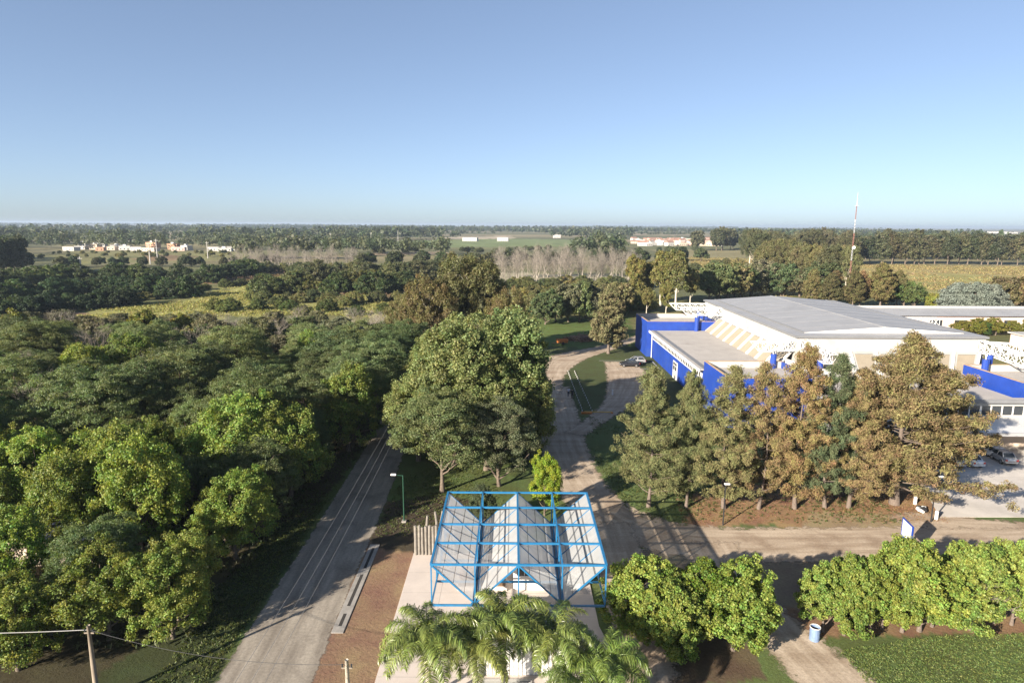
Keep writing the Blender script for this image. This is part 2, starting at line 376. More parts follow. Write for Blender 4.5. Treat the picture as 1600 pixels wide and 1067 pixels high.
MEADOW = px((-60, 520), (60, 495), (150, 478), (290, 470), (380, 440), (470, 425), (560, 432), (660, 470), (700, 490), (640, 500), (480, 492), (300, 498), (120, 505))
RIGHT_FIELD = px((1075, 402), (1200, 405), (1330, 413), (1720, 418), (1720, 452), (1420, 462), (1300, 455), (1180, 470), (1100, 450))
PAINT = [
    # (polygon, colour, edge wobble in metres)
    (MEADOW, (.26, .25, .085), 8),
    (px((60, 480), (160, 500), (130, 520), (-60, 530), (-60, 495)), (.19, .13, .08), 6),
    (px((290, 438), (400, 418), (470, 415), (470, 428), (390, 440), (300, 447)), (.20, .13, .075), 8),
    (px((455, 465), (540, 458), (550, 468), (460, 472)), (.24, .13, .075), 3),
    (px((585, 470), (700, 460), (700, 490), (600, 495)), (.26, .25, .05), 4),
    (px((40, 398), (130, 393), (370, 393), (420, 402), (330, 408), (120, 412), (60, 408)), (.17, .16, .065), 12),
    (px((230, 398), (300, 400), (300, 408), (210, 408)), (.19, .13, .07), 8),
    (RIGHT_FIELD, (.27, .22, .09), 6),
    (px((1330, 432), (1480, 428), (1720, 440), (1720, 452), (1420, 462), (1330, 452)), (.26, .24, .085), 6),
    (px((820, 440), (1010, 440), (1010, 470), (820, 475)), (.21, .19, .07), 5),
    (px((740, 425), (1010, 432), (1010, 442), (740, 440)), (.27, .24, .16), 4),
    (px((820, 500), (990, 495), (1005, 560), (960, 575), (850, 560)), (.085, .115, .032), 3),
    (px((575, 395), (700, 393), (700, 398), (575, 400)), (.34, .26, .17), 8),
    (px((600, 377), (800, 373), (960, 376), (960, 384), (600, 388)), (.15, .18, .075), 20),
    (px((690, 371), (800, 369), (800, 373), (690, 374)), (.36, .30, .22), 15),
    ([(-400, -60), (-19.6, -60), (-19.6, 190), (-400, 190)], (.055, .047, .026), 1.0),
    ([(-19.6, 20), (60, 20), (60, 96), (-19.6, 96)], (.085, .110, .036), .8),
    ([(60, 20), (200, 20), (200, 100), (60, 100)], (.09, .085, .035), 1.2),
    ([(-19.6, 96), (32, 96), (32, 152), (-19.6, 152)], (.060, .072, .027), 1.5),
    ([(16.5, 58.6), (44, 58.8), (45, 68), (30, 70), (19, 67)], (.235, .145, .08), 1.4),
    ([(28, 58.5), (45, 58.6), (48, 62), (30, 62)], (.25, .19, .11), .9),
    ([(-13.5, 33), (-8.0, 33), (-8.0, 54), (-13.5, 56)], (.235, .148, .092), .5),
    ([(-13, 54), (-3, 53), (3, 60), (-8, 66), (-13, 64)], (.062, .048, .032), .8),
    ([(10, 44.5), (60, 46), (60, 54), (10, 54)], (.20, .16, .11), 1.0),
    ([(20, 41.3), (46, 42.6), (46, 45.8), (20, 45.0)], (.21, .13, .075), .7),
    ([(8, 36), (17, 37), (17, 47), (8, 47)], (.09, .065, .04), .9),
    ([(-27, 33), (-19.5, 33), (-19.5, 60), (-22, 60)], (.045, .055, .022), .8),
]
def ground_colour(x, y):
    d = np.hypot(x, y)
    big = vnoise(x, y, 90, 1); huge = vnoise(x * .35, y, 420, 2); sm = vnoise(x, y, 14, 3)
    base = np.stack([.10 + .05 * big + .05 * (sm - .5), .105 + .035 * big + .03 * (sm - .5), .042 + .02 * big], -1)
    # far farmland: long plots of different crops
    cell = np.floor(y / 170 + .6 * vnoise(x, y, 900, 8)) * 31 + np.floor(x / 260 + .5 * vnoise(x, y, 700, 9)) * 7
    q = (np.sin(cell * 12.9898) * 43758.5453) % 1.0
    plots = np.array([(.12, .12, .055), (.18, .16, .085), (.25, .20, .125), (.10, .10, .05), (.20, .175, .09), (.15, .145, .07)])
    pc = plots[(q * 5.999).astype(int)]
    w = np.clip((d - 480) / 150, 0, 1)[..., None]
    c = base * (1 - w) + pc * w
    wob_x = vnoise(x, y, 7, 4) - .5; wob_y = vnoise(x, y, 7, 5) - .5
    wob2x = vnoise(x, y, 1.6, 6) - .5; wob2y = vnoise(x, y, 1.6, 7) - .5
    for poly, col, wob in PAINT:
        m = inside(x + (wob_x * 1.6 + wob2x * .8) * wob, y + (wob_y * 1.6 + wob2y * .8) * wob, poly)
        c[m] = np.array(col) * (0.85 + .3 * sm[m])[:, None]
    return c

def build_ground():
    rr = [0.0, 8, 16]
    r = 22.0
    while r < 20000: rr.append(r); r *= 1.010 if r < 75 else (1.016 if r < 300 else (1.03 if r < 1500 else 1.08))
    rr.append(20000.0)
    front = np.arange(-50, 50.001, .30)
    back = np.arange(56, 304.001, 4.0)
    aa = np.radians(np.concatenate([front, back])); nA = len(aa)
    rr = np.array(rr[1:]); nR = len(rr)
    X = rr[:, None] * np.sin(aa)[None]; Y = rr[:, None] * np.cos(aa)[None]
    V = np.stack([X, Y, np.zeros_like(X)], -1).reshape(-1, 3)
    i, j = np.meshgrid(np.arange(nR - 1), np.arange(nA), indexing='ij'); j2 = (j + 1) % nA
    F = np.stack([i * nA + j, i * nA + j2, (i + 1) * nA + j2, (i + 1) * nA + j], -1).reshape(-1, 4)[:, ::-1]
    c = ground_colour(V[:, 0], V[:, 1])
    # centre fan is below the camera
    V = np.vstack([V, [[0, 0, 0]]]); c = np.vstack([c, [[.06, .07, .03]]])
    fan = np.stack([np.full(nA, len(V) - 1), (np.arange(nA) + 1) % nA, np.arange(nA), np.arange(nA)], -1)
    tint = np.concatenate([c, np.ones((len(c), 1))], -1)
    me = mesh_np('ground', V, F, M['ground'], tint)
    o = link('ground', me); tag(o, kind='structure')
    fm = mesh_np('ground_middle', V[np.r_[0:nA, len(V) - 1]], np.stack([np.full(nA, nA), (np.arange(nA) + 1) % nA, np.arange(nA)], -1)[:, ::-1], M['ground'], tint[np.r_[0:nA, len(V) - 1]])
    tag(link('ground', fm), kind='structure')
build_ground()

def spline(pts, step=.6):
    P = [np.array(p, float) for p in pts]; P = [2 * P[0] - P[1]] + P + [2 * P[-1] - P[-2]]
    o = []
    for k in range(1, len(P) - 2):
        a, b, c, d = P[k - 1:k + 3]; n = max(2, int(np.linalg.norm((c - b)[:2]) / step))
        for t in np.linspace(0, 1, n, endpoint=False):
            o.append(.5 * (2 * b + (c - a) * t + (2 * a - 5 * b + 4 * c - d) * t * t + (3 * b - a - 3 * c + d) * t ** 3))
    o.append(P[-2]); return np.array(o)

def strip(name, pts, z, mat, ncross=14):
    """a road sheet along (x, y, width) points"""
    C = spline(pts); xy = C[:, :2]; w = C[:, 2]
    t = np.gradient(xy, axis=0); t /= np.linalg.norm(t, axis=1)[:, None]; nrm = np.stack([-t[:, 1], t[:, 0]], -1)
    u = np.linspace(-.5, .5, ncross + 1)
    V = xy[:, None, :] + nrm[:, None, :] * (w[:, None] * u[None])[..., None]
    V = np.concatenate([V, np.full(V.shape[:2] + (1,), z)], -1)
    e = (.5 - np.abs(u))[None] * w[:, None]
    n = len(C); L = np.concatenate([[0], np.cumsum(np.linalg.norm(np.diff(xy, axis=0), axis=1))])
    e = np.minimum(e, np.minimum(L, L[-1] - L)[:, None] + .0)
    tint = np.stack([e, u[None] * w[:, None], np.repeat(L[:, None], len(u), 1), np.ones_like(e)], -1).reshape(-1, 4)
    i, j = np.meshgrid(np.arange(n - 1), np.arange(ncross), indexing='ij'); k = ncross + 1
    F = np.stack([i * k + j, (i + 1) * k + j, (i + 1) * k + j + 1, i * k + j + 1], -1).reshape(-1, 4)[:, ::-1]
    o = link(name, mesh_np(name, V.reshape(-1, 3), F, mat, tint)); tag(o, kind='structure'); return o

strip('paved_road', [(-15.6, -30, 6.6), (-15.8, 30, 6.6), (-16.0, 45, 6.4), (-16.3, 70, 6.0), (-17.3, 95, 5.2), (-18.5, 125, 4.6), (-22, 160, 4.0)], .012, M['asphalt'])
strip('dirt_road', [(6.8, 114, 8), (6.9, 95, 8.2), (7.0, 80, 7.4), (7.8, 70, 6.8), (9.2, 63, 7.4), (13, 57.6, 7.8), (19, 55.3, 7.6), (30, 55.2, 7.6), (45, 56.0, 7.4), (60, 56.7, 7.2), (100, 58, 7)], .008, M['dirt'])
strip('dirt_path', [(6.4, 108, 5.5), (7.4, 122, 7), (9.5, 134, 10), (15, 143, 8.5), (23, 152, 6.0), (33, 166, 4.5), (45, 185, 4)], .012, M['dirt'])
strip('dirt_yard', [(9.4, 60, 6), (9.6, 50, 5.6), (9.4, 42, 5.0), (8.8, 34, 4.6), (8, 18, 4.6)], .016, M['dirt'])
strip('dirt_track', [(18.6, 56, 6.0), (18.6, 49, 5.4), (19.4, 43, 5.2), (20.8, 38, 6.0), (22.5, 30, 6.5), (24, 18, 6.5)], .020, M['dirt'])
strip('dirt_path', [(8.5, 86, 4), (13.8, 95, 4.5), (18.5, 105, 6.5), (21.5, 116, 8.5), (23, 126, 9), (23, 136, 7)], .016, M['dirt'])
strip('dirt_apron', [(38, 59.6, 3), (42, 60.2, 4.5), (50, 59.3, 2.6), (62, 59.5, 2.4), (90, 60.4, 2.4)], .016, M['dirt'])

b = MB(); b.prism([(43.6, 60.9, 0), (46.2, 67.2, 0), (49.5, 76, 0), (50.5, 84, 0), (130, 84, 0), (130, 61.6, 0)], (0, 0, .03))
tag(b.build('car_park', M['concrete']), kind='structure')
b = MB()
for x in (56.5, 69, 81): b.box(x, x + .03, 61.8, 79, .030, .033)
for y in (66.2, 71.5): b.box(47, 129, y, y + .03, .030, .034)
tag(b.build('car_park_joints', M['concrete_dark']), kind='structure')

# ------------------------------------------------------------------ trees: generators
def unit(v): return v / (np.linalg.norm(v, axis=-1, keepdims=True) + 1e-9)

def leaves(r, C, rad, n, size, aspect=.6, squash=.75, axis=None, axis_k=0.0, out=None, shell=.45, upb=.25, ctint=None):
    """n leaves in each clump (centres C, radii rad): small folded diamonds. axis: preferred direction of the leaf's length."""
    k = len(C); T = k * n
    d = unit(r.normal(size=(T, 3))); u = r.random(T) ** shell
    sq = np.array([1, 1, squash]) if np.isscalar(squash) else np.array(squash)
    rr = np.repeat(rad, n)
    p = np.repeat(C, n, 0) + d * (u * rr)[:, None] * sq
    o = unit(np.repeat(out, n, 0)) if out is not None else d
    nr = unit(d * .30 + o * .40 + r.normal(size=(T, 3)) * .70 + UP * upb)
    a = r.normal(size=(T, 3))
    if axis is not None: a = unit(a) + np.repeat(axis, n, 0) * axis_k if axis.ndim == 2 else unit(a) + axis * axis_k
    t1 = unit(a - nr * np.sum(a * nr, -1, keepdims=True)); t2 = np.cross(nr, t1)
    s = size * (.65 + .7 * r.random(T))
    L = t1 * (s * .5)[:, None]; W = t2 * (s * .5 * aspect)[:, None]; fold = nr * (s * .10)[:, None]
    V = np.stack([p - L, p + W + fold, p + L, p - W + fold], 1).reshape(-1, 3)
    F = np.arange(T * 4).reshape(-1, 4)
    ct = r.random(k) if ctint is None else ctint
    val = np.clip(.35 * np.repeat(ct, n) + .65 * r.random(T), 0, 1); hue = np.clip(.5 + .5 * (np.repeat(r.random(k), n) - .5) + .7 * (r.random(T) - .5), 0, 1)
    tint = np.repeat(np.stack([val, hue, val, np.ones(T)], -1), 4, 0)
    return V, F, tint

def tubes_np(items, sides=6):
    """items: list of (points (n,3), radii (n,)) -> V, F"""
    Vs, Fs, b = [], [], 0
    for P, rd in items:
        P = np.asarray(P, float); rd = np.asarray(rd, float); n = len(P); sd = sides if rd.max() > .06 else 4 if rd.max() > .025 else 3
        t = unit(np.gradient(P, axis=0)); ref = np.where(np.abs(t[:, 2:3]) < .9, UP, np.array([1., 0, 0])); a = unit(np.cross(t, ref)); c = np.cross(t, a)
        ang = np.arange(sd) * 2 * math.pi / sd
        V = P[:, None] + rd[:, None, None] * (np.cos(ang)[None, :, None] * a[:, None] + np.sin(ang)[None, :, None] * c[:, None])
        i, j = np.meshgrid(np.arange(n - 1), np.arange(sd), indexing='ij'); j2 = (j + 1) % sd
        F = np.stack([i * sd + j, i * sd + j2, (i + 1) * sd + j2, (i + 1) * sd + j], -1).reshape(-1, 4) + b
        Vs.append(V.reshape(-1, 3)); Fs.append(F); b += n * sd
    return np.concatenate(Vs), np.concatenate(Fs)

def limb(r, a, b, r0, r1, n=5, wob=.12, sag=0.0):
    a = np.asarray(a, float); b = np.asarray(b, float); L = np.linalg.norm(b - a); t = np.linspace(0, 1, n)
    P = a + (b - a) * t[:, None] + np.sin(t * math.pi)[:, None] * (r.normal(size=3) * wob * L + UP * sag * L)
    P[1:-1] += r.normal(size=(n - 2, 3)) * wob * .3 * L
    return P, r0 + (r1 - r0) * t ** .8

def trunk_items(r, H, top, r0, targets, zlow, lean=.03):
    """a flared, slightly bent trunk with limbs to the given points"""
    n = 9; t = np.linspace(0, 1, n); P = np.zeros((n, 3)); P[:, 2] = t * top
    off = r.normal(size=2) * lean * H; P[:, :2] += np.outer(t ** 1.5, off) + np.sin(t * 5)[:, None] * r.normal(size=2) * .012 * H
    P[0, :2] = 0; rd = r0 * (1 - .82 * t); rd[0] *= 1.5; rd[1] *= 1.05
    P = np.vstack([[P[0] - [0, 0, .25]], P]); rd = np.r_[rd[0] * 1.1, rd]
    items = [(P, rd)]
    for c in targets:
        zz = np.clip(c[2] - (.35 + .35 * r.random()) * np.hypot(c[0], c[1]) - .1 * H, zlow, top * .97)
        k = np.interp(zz, P[:, 2], np.arange(len(P))); i = int(k); f = k - i; i2 = min(i + 1, len(P) - 1)
        a = P[i] * (1 - f) + P[i2] * f; ra = np.interp(zz, P[:, 2], rd)
        items.append(limb(r, a, c, ra * .55, max(.012, ra * .10), 6, .07, .05))
    return items

def finish(name, leafparts, items, leafmat, barkmat, sides=7):
    V = np.concatenate([p[0] for p in leafparts]); off = np.cumsum([0] + [len(p[0]) for p in leafparts[:-1]])
    F = np.concatenate([p[1] + o for p, o in zip(leafparts, off)]); T = np.concatenate([p[2] for p in leafparts])
    tv, tf = tubes_np(items, sides)
    return (mesh_np(name + '_trunk', tv, tf, barkmat, smooth=True), mesh_np(name + '_crown', V, F, leafmat, T))

def lobes_crown(r, H, Rc, zb, nl, nc, rc, nleaf, size, aspect=.62, squash=.75, lift=.5, tall=1.0, r0=None, leafmat=None, barkmat=None, axis=None, axis_k=0, low=-.45, name='tree', shell=.45, nlimb=9, zlob=.24):
    hh = H - zb
    lc = [np.array([r.normal() * .08 * Rc, r.normal() * .08 * Rc, H - .30 * hh])]; lr = [Rc * .52]
    for k in range(nl - 1):
        a = 2.4 * k + r.random() * .9; q = .35 + .33 * r.random(); z = zb + hh * (zlob + .50 * r.random())
        shrink = 1.0 - .45 * max(0, (z - zb) / hh - .45)
        lc.append(np.array([math.cos(a) * q * Rc * shrink, math.sin(a) * q * Rc * shrink, z])); lr.append(Rc * (.36 + .20 * r.random()))
    lc = np.array(lc); lr = np.array(lr)
    zs = np.minimum(tall * np.ones(len(lr)), (H - lc[:, 2]) / lr); zs = np.clip(zs, .55, 1.6)
    C, O = [], []
    tries = 0
    while len(C) < nc and tries < nc * 12:
        tries += 1
        i = r.choice(len(lr), p=lr ** 2 / np.sum(lr ** 2)); d = unit(r.normal(size=3))
        if d[2] < low: continue
        p = lc[i] + d * lr[i] * (.72 + .34 * r.random()) * np.array([1, 1, zs[i]])
        q = (p - lc) / lr[:, None]; q[:, 2] /= zs; dd = np.linalg.norm(q, axis=1); dd[i] = 9
        if dd.min() < .62 and r.random() < .85: continue
        if p[2] < zb * .8: continue
        C.append(p); O.append(d)
    C = np.array(C); O = np.array(O); rad = rc * (.6 + .8 * r.random(len(C)))
    lf = leaves(r, C, rad, nleaf, size, aspect, squash, axis, axis_k, O, shell)
    tg = C[r.permutation(len(C))[:nlimb * 2]]; tg = np.vstack([lc[:nlimb], tg])
    it = trunk_items(r, H, H * .8, r0 or H * .022, tg, zb * .6)
    return finish(name, [lf], it, leafmat or M['leaf'], barkmat or M['bark'])

def cone_crown(r, H, Rc, zb, nb, nleaf, size, rc=.55, power=.8, rise=.35, per=5, lower=.75, aspect=.28, leafmat=None, barkmat=None, name='tree', irregular=.35, r0=None, wide=None, axis_k=1.1):
    """upright conifer shape: whorled boughs, each carrying ragged sprays"""
    C, O, A, it = [], [], [], []
    n = 9; t = np.linspace(0, 1, n); P = np.zeros((n, 3)); P[:, 2] = t * H * .97; P[:, :2] += np.sin(t * 4)[:, None] * r.normal(size=2) * .010 * H
    R0 = r0 or H * .02; rd = R0 * (1 - .93 * t); rd[0] *= 1.7; rd[1] *= 1.1
    it.append((np.vstack([[P[0] - [0, 0, .25]], P]), np.r_[rd[0] * 1.15, rd]))
    for k in range(nb):
        f = (k + r.random()) / nb; z = zb + (H - zb) * f ** .92
        a = 2.39996 * k + r.normal() * .35
        prof = min(1, (lower + (1 - lower) * f / .22)) if f < .22 else 1.0
        L = Rc * prof * (1 - f) ** power * (1 - irregular / 2 + irregular * r.random()) + .25
        if wide is not None: L *= wide(a, f)
        d = np.array([math.cos(a), math.sin(a), 0.0]); base = np.array([np.interp(z, P[:, 2], P[:, 0]), np.interp(z, P[:, 2], P[:, 1]), z])
        up = rise * (.5 + r.random()) * L; tip = base + d * L + UP * up * (1 - .3 * f)
        it.append(limb(r, base, tip, max(.02, .30 * np.interp(z, P[:, 2], rd)), .012, 5, .05, -.05))
        m = max(2, int(per * L / Rc * 1.3) + 1)
        for q in range(m):
            s = .38 + .62 * (q + .6 * r.random()) / m; s = min(s, 1.02)
            side = np.array([-d[1], d[0], 0]) * r.normal() * .22 * L * s
            c = base + (tip - base) * s + side + UP * (r.normal() * .15 - .1)
            C.append(c); O.append(d + UP * .4); A.append(unit(d * .9 + UP * .65 + r.normal(size=3) * .3))
    C.append(np.array([P[-1, 0], P[-1, 1], H - .3])); O.append(UP); A.append(UP)
    C = np.array(C); O = np.array(O); A = np.array(A); rad = rc * (.6 + .75 * r.random(len(C)))
    lf = leaves(r, C, rad, nleaf, size, aspect, .8, A, axis_k, O, .5, .15)
    return finish(name, [lf], it, leafmat or M['needle'], barkmat or M['bark_red'])

def bare_tree(r, H, Rc, upright=.5, levels=(9, 6, 5), r0=.16, barkmat=None, name='bare', leaf_n=0, fork=.3):
    it = []
    n = 8; t = np.linspace(0, 1, n); P = np.zeros((n, 3)); P[:, 2] = t * H * .8; P[:, :2] += np.outer(np.sin(t * 3.5), r.normal(size=2) * .03 * H)
    rd = r0 * (1 - .85 * t); rd[0] *= 1.4; it.append((np.vstack([[P[0] - [0, 0, .2]], P]), np.r_[rd[0], rd]))
    tips = []
    def grow(a, d, L, rad, lev):
        b = a + d * L; Pn, rn = limb(r, a, b, rad, rad * .35, 5, .09, .03); it.append((Pn, rn)); tips.append(b)
        if lev >= len(levels): return
        for k in range(levels[lev]):
            s = .3 + .7 * (k + r.random()) / levels[lev]; i = min(3, int(s * 4)); a2 = Pn[i] + (Pn[i + 1] - Pn[i]) * (s * 4 - i)
            d2 = unit(d * .75 + unit(r.normal(size=3)) * .75 + UP * upright * .5)
            grow(a2, d2, L * (.62 - .25 * s) * (.7 + .6 * r.random()), max(.008, rad * .42), lev + 1)
    for k in range(levels[0]):
        f = fork + (1 - fork) * (k + r.random()) / levels[0]; z = H * .8 * f; a = 2.4 * k + r.normal() * .4
        d = unit(np.array([math.cos(a), math.sin(a), 0]) * (1 - upright * .7) + UP * (upright + .15))
        L = (Rc / max(.3, (1 - upright * .55))) * (1.05 - .55 * f) * (.75 + .5 * r.random())
        base = np.array([np.interp(z, P[:, 2], P[:, 0]), np.interp(z, P[:, 2], P[:, 1]), z])
        grow(base, d, L, max(.02, np.interp(z, P[:, 2], rd) * .55), 1)
    # trunk mesh holds the stem, crown mesh the branches
    tv, tf = tubes_np(it[:1], 7); bv, bf = tubes_np(it[1:], 5)
    return (mesh_np(name + '_trunk', tv, tf, barkmat, smooth=True), mesh_np(name + '_crown', bv, bf, barkmat))

PROTO = {}
def proto(key, f, *a, **k):
    PROTO.setdefault(key[0], []).append((f(np.random.default_rng(key[1]), *a, name=key[0], **k), a[0]))

# near kinds: small leaves (heights are nominal, copies are scaled)
for s in (1, 2, 3): proto(('leafy_near', s), lobes_crown, 10, 4.3, 1.0, 17, 340, .58, 130, .19, .7, .9, r0=.20, tall=1.25, shell=.58)
for s in (4, 5, 6): proto(('acacia_near', s), lobes_crown, 10, 4.7, 1.0, 19, 380, .64, 150, .17, .42, .40, r0=.20, shell=.55)
for s in (7, 9): proto(('poplar_near', s), lobes_crown, 19, 5.2, 1.4, 24, 540, .78, 145, .235, .9, .95, tall=1.6, shell=.6, r0=.36, low=-.8, barkmat=M['bark'])
for s in (10, 12): proto(('hedge_near', s), lobes_crown, 6, 2.0, .7, 18, 330, .29, 130, .13, .8, .95, tall=1.5, r0=.11, low=-.9, barkmat=M['bark_red'])
for s in (13, 15): proto(('cypress_near', s), cone_crown, 15, 4.2, 1.4, 86, 130, .28, rc=.52, power=.62, rise=.42, per=7, irregular=.75, r0=.19, aspect=.19)
proto(('cypress_wide', 16), cone_crown, 18, 7.8, 1.6, 120, 130, .30, rc=.62, power=.75, rise=.34, per=11, irregular=.65, r0=.34, aspect=.24, wide=lambda a, f: 1.0 + .35 * math.cos(a - .1) * (1 - f))
# mid kinds
for s in (20, 21, 22): proto(('leafy_mid', s), lobes_crown, 8, 4.0, .7, 14, 230, .55, 70, .36, .7, .9, r0=.18, tall=1.2)
for s in (23, 24, 25): proto(('feather_mid', s), lobes_crown, 8, 4.2, 1.0, 14, 230, .62, 70, .33, .5, .5, r0=.18)
for s in (26, 28): proto(('euc_mid', s), lobes_crown, 22, 6.5, 5.0, 20, 330, .85, 120, .45, .4, 1.25, tall=1.2, r0=.42, low=-.8, axis=np.array([0, 0, -1.]), axis_k=1.0, barkmat=M['bark_pale'], nlimb=14)
for s in (29, 30): proto(('conifer_mid', s), cone_crown, 14, 4.2, 1.6, 60, 80, .58, rc=.75, power=.6, rise=.4, per=6, irregular=.5, r0=.26)
for s in (31,): proto(('silver_mid', s), cone_crown, 11, 7.2, .6, 90, 70, .55, rc=.85, power=.55, rise=.15, per=8, irregular=.4, r0=.3)
for s in (32, 33): proto(('column_mid', s), lobes_crown, 18, 3.4, 3.5, 15, 220, .7, 80, .42, .7, .95, tall=1.6, r0=.3, low=-.8, barkmat=M['bark_pale'])
# far kinds
for s in (40, 41, 42): proto(('leafy_far', s), lobes_crown, 10, 5.0, .4, 11, 130, .95, 40, .8, .8, .8, r0=.2, nlimb=4)
for s in (43, 44, 45): proto(('tall_far', s), lobes_crown, 22, 6.5, 1.6, 18, 190, 1.25, 40, 1.0, .7, .95, tall=1.3, r0=.34, low=-.85, barkmat=M['bark'], nlimb=6)
for s in (46, 47, 48): proto(('bush_mid', s), lobes_crown, 6, 3.8, 0.0, 15, 210, .55, 60, .34, .7, .9, r0=.12, low=-.6, zlob=.06, tall=1.0)
# leafless kinds
for s in (50, 51): proto(('bare_near', s), bare_tree, 7.5, 3.4, .45, (12, 8, 6), .15, M['twig'])
for s in (52, 53): proto(('bare_mid', s), bare_tree, 7, 3.4, .45, (13, 8, 6), .14, M['twig_pale'])
for s in (54, 55, 56): proto(('bare_poplar', s), bare_tree, 16, 2.6, .82, (22, 8, 5), .15, M['twig_pale'], fork=.16)

CATS = {'shrub': 'shrub'}
def tree(name, kind, x, y, h, col, label, group=None, rz=None, wid=1.0, var=None, cat='tree', z=0.0):
    L = PROTO[kind]; (tm, cm), H0 = L[rnd.randrange(len(L)) if var is None else var % len(L)]
    e = empty(name, (x, y, z), label, cat, group, rnd.random() * 6.28 if rz is None else rz)
    s = h / H0; e.scale = (s * wid, s * wid, s)
    link('trunk', tm, e)
    c = link('crown', cm, e); c.color = (*col, 1)
    return e

def jit(col, a=.22, b=.08):
    v = 1 + rnd.uniform(-a, a); return (col[0] * v * (1 + rnd.uniform(-b, b)), col[1] * v, col[2] * v * (1 + rnd.uniform(-b, b)))

G_LEAFY = (.160, .205, .042); G_ACACIA = (.128, .160, .064); G_DARK = (.092, .120, .048); G_YELLOW = (.19, .19, .035)
G_POPLAR = (.165, .195, .070); G_HEDGE = (.180, .222, .045); G_EUC = (.150, .135, .055); G_RUST = (.200, .152, .070); G_OLIVE = (.165, .150, .066)
G_CYGREEN = (.138, .146, .062); G_SILVER = (.17, .19, .16); G_GREY = (.135, .135, .075); G_FAR = (.070, .085, .035)

# ------------------------------------------------------------------ trees: the wood left of the road, row by row
def wood_rows():
    row = 0; Y = 36.5; count = {}
    while Y < 172:
        row += 1
        sp = 6.6 if Y < 80 else 7.8
        xl = -.86 * Y - 10; x = (-23.8 if Y < 72 else -21.2) - (0 if Y < 118 else (Y - 118) * .12) + rnd.uniform(-.6, .4)
        pos = []
        while x > xl:
            pos.append((x + rnd.uniform(-1, 1) * (0 if not pos else 1), Y + rnd.uniform(-1.7, 1.7))); x -= sp * rnd.uniform(.85, 1.2)
        pos.sort()
        for i, (x, y) in enumerate(pos):
            fr = rnd.random(); hs = rnd.uniform(.72, 1.28)
            if rnd.random() < .10 and x < -30: continue
            edge = x > -30
            if y < 66:
                kind, nm, h, col, look = 'leafy_near', 'leafy_tree', 9.2 * hs, jit(G_LEAFY), 'bright green broad-leaved tree'
                if y < 46: h = 7.4 * rnd.uniform(.85, 1.1)
                if y < 41 and x > -31: continue
                if fr < .12: kind, nm, col, look = 'acacia_near', 'acacia_tree', jit(G_DARK), 'dark green feathery tree'
            elif y < 128:
                kind, nm, h, col, look = 'acacia_near', 'acacia_tree', 10 * hs, jit(G_ACACIA), 'feathery mid-green tree'
                if fr < (.16 if x < -50 else .05 if y < 100 else .22) and not edge: kind, nm, h, col, look = 'bare_near', 'bare_tree', 8.2 * hs, (.2, .2, .2), 'leafless grey-brown tree'
                elif fr < .32: col, look = jit(G_DARK), 'dark green feathery tree'
                elif fr < .42: kind, nm, col, look = 'leafy_near', 'leafy_tree', jit(G_LEAFY), 'bright green broad-leaved tree'
            else:
                kind, nm, h, col, look = 'feather_mid', 'acacia_tree', 7.2 * hs, jit(G_GREY), 'greyish green feathery tree'
                if fr < .34: kind, nm, h, col, look = 'bare_mid', 'bare_tree', 6.6 * hs, (.2, .2, .2), 'leafless pale grey tree'
                elif fr < .52: col, look = jit(G_DARK), 'low dark green tree'
                elif fr < .66 and x < -70: kind, nm, col, look = 'leafy_mid', 'leafy_tree', jit(G_YELLOW), 'yellow-green rounded tree'
                if y > 150: h *= .85
            tree(nm, kind, x, y, h, col, f'{look}, {ORD[len(pos) - i]} from the road in row {ORD[row]} of the wood'.replace('in row ' + ORD[row], f'in the {ORD[row]} row'),
                 'wood beside the paved road', wid=rnd.uniform(.80, 1.08))
        Y += 6.9 if Y < 100 else 8.2
wood_rows()
for k, (x, y, h) in enumerate(((-24.0, 41.0, 6.6), (-28.4, 40.8, 7.2), (-32.4, 37.6, 6.4), (-36.5, 36.6, 6.8), (-41.5, 36.6, 7.2))):
    tree('leafy_tree', 'leafy_near', x, y, h, jit(G_LEAFY), f'low leafy tree at the very front of the wood, {ORD[k + 1]} from the wooden pole', 'wood beside the paved road', var=k)

# ------------------------------------------------------------------ trees: the poplar clump between the roads
for k, (x, y, h, w, lab) in enumerate([
        (-7.0, 75, 18.5, 1.0, 'tall glossy poplar at the front of the clump, above the street lamp'),
        (-.6, 79, 20.0, 1.0, 'tallest light green poplar in the middle of the clump behind the blue canopy'),
        (1.2, 88, 16.5, .85, 'poplar on the dirt road side of the clump, reaching over the road'),
        (-6.5, 88, 18.0, 1.0, 'poplar at the back of the clump, behind the tallest one'),
        (-11.6, 76, 11.5, 1.15, 'lower poplar leaning over the paved road beside the clump'),
        (-11.5, 92, 14.0, 1.1, 'poplar at the back of the clump, over the paved road'),
        (-3.0, 73, 13.0, 1.15, 'broad low poplar at the foot of the tallest one'),
        (2.0, 77, 13.5, .85, 'poplar at the front of the clump beside the dirt road')]):
    tree('poplar_tree', 'poplar_near', x, y, h, jit(G_POPLAR, .08), lab, 'poplar clump between the roads', wid=w, var=k)
tree('acacia_tree', 'acacia_near', -7.6, 66.5, 11.5, (.125, .150, .060), 'feathery tree in front of the poplars, behind the log palisade', wid=1.0, var=0)
tree('acacia_tree', 'acacia_near', -1.4, 68.2, 11.0, (.125, .140, .075), 'grey-green feathery tree with a thick trunk behind the blue canopy', wid=.85, var=1)
tree('young_tree', 'leafy_near', -2.8, 58.0, 4.6, (.075, .095, .045), 'young grey-green tree just behind the middle of the blue canopy', wid=.7, var=2)
tree('young_tree', 'leafy_near', 3.4, 60.8, 6.6, (.20, .26, .025), 'bright yellow-green young tree between the canopy and the dirt road', wid=.62, var=1)

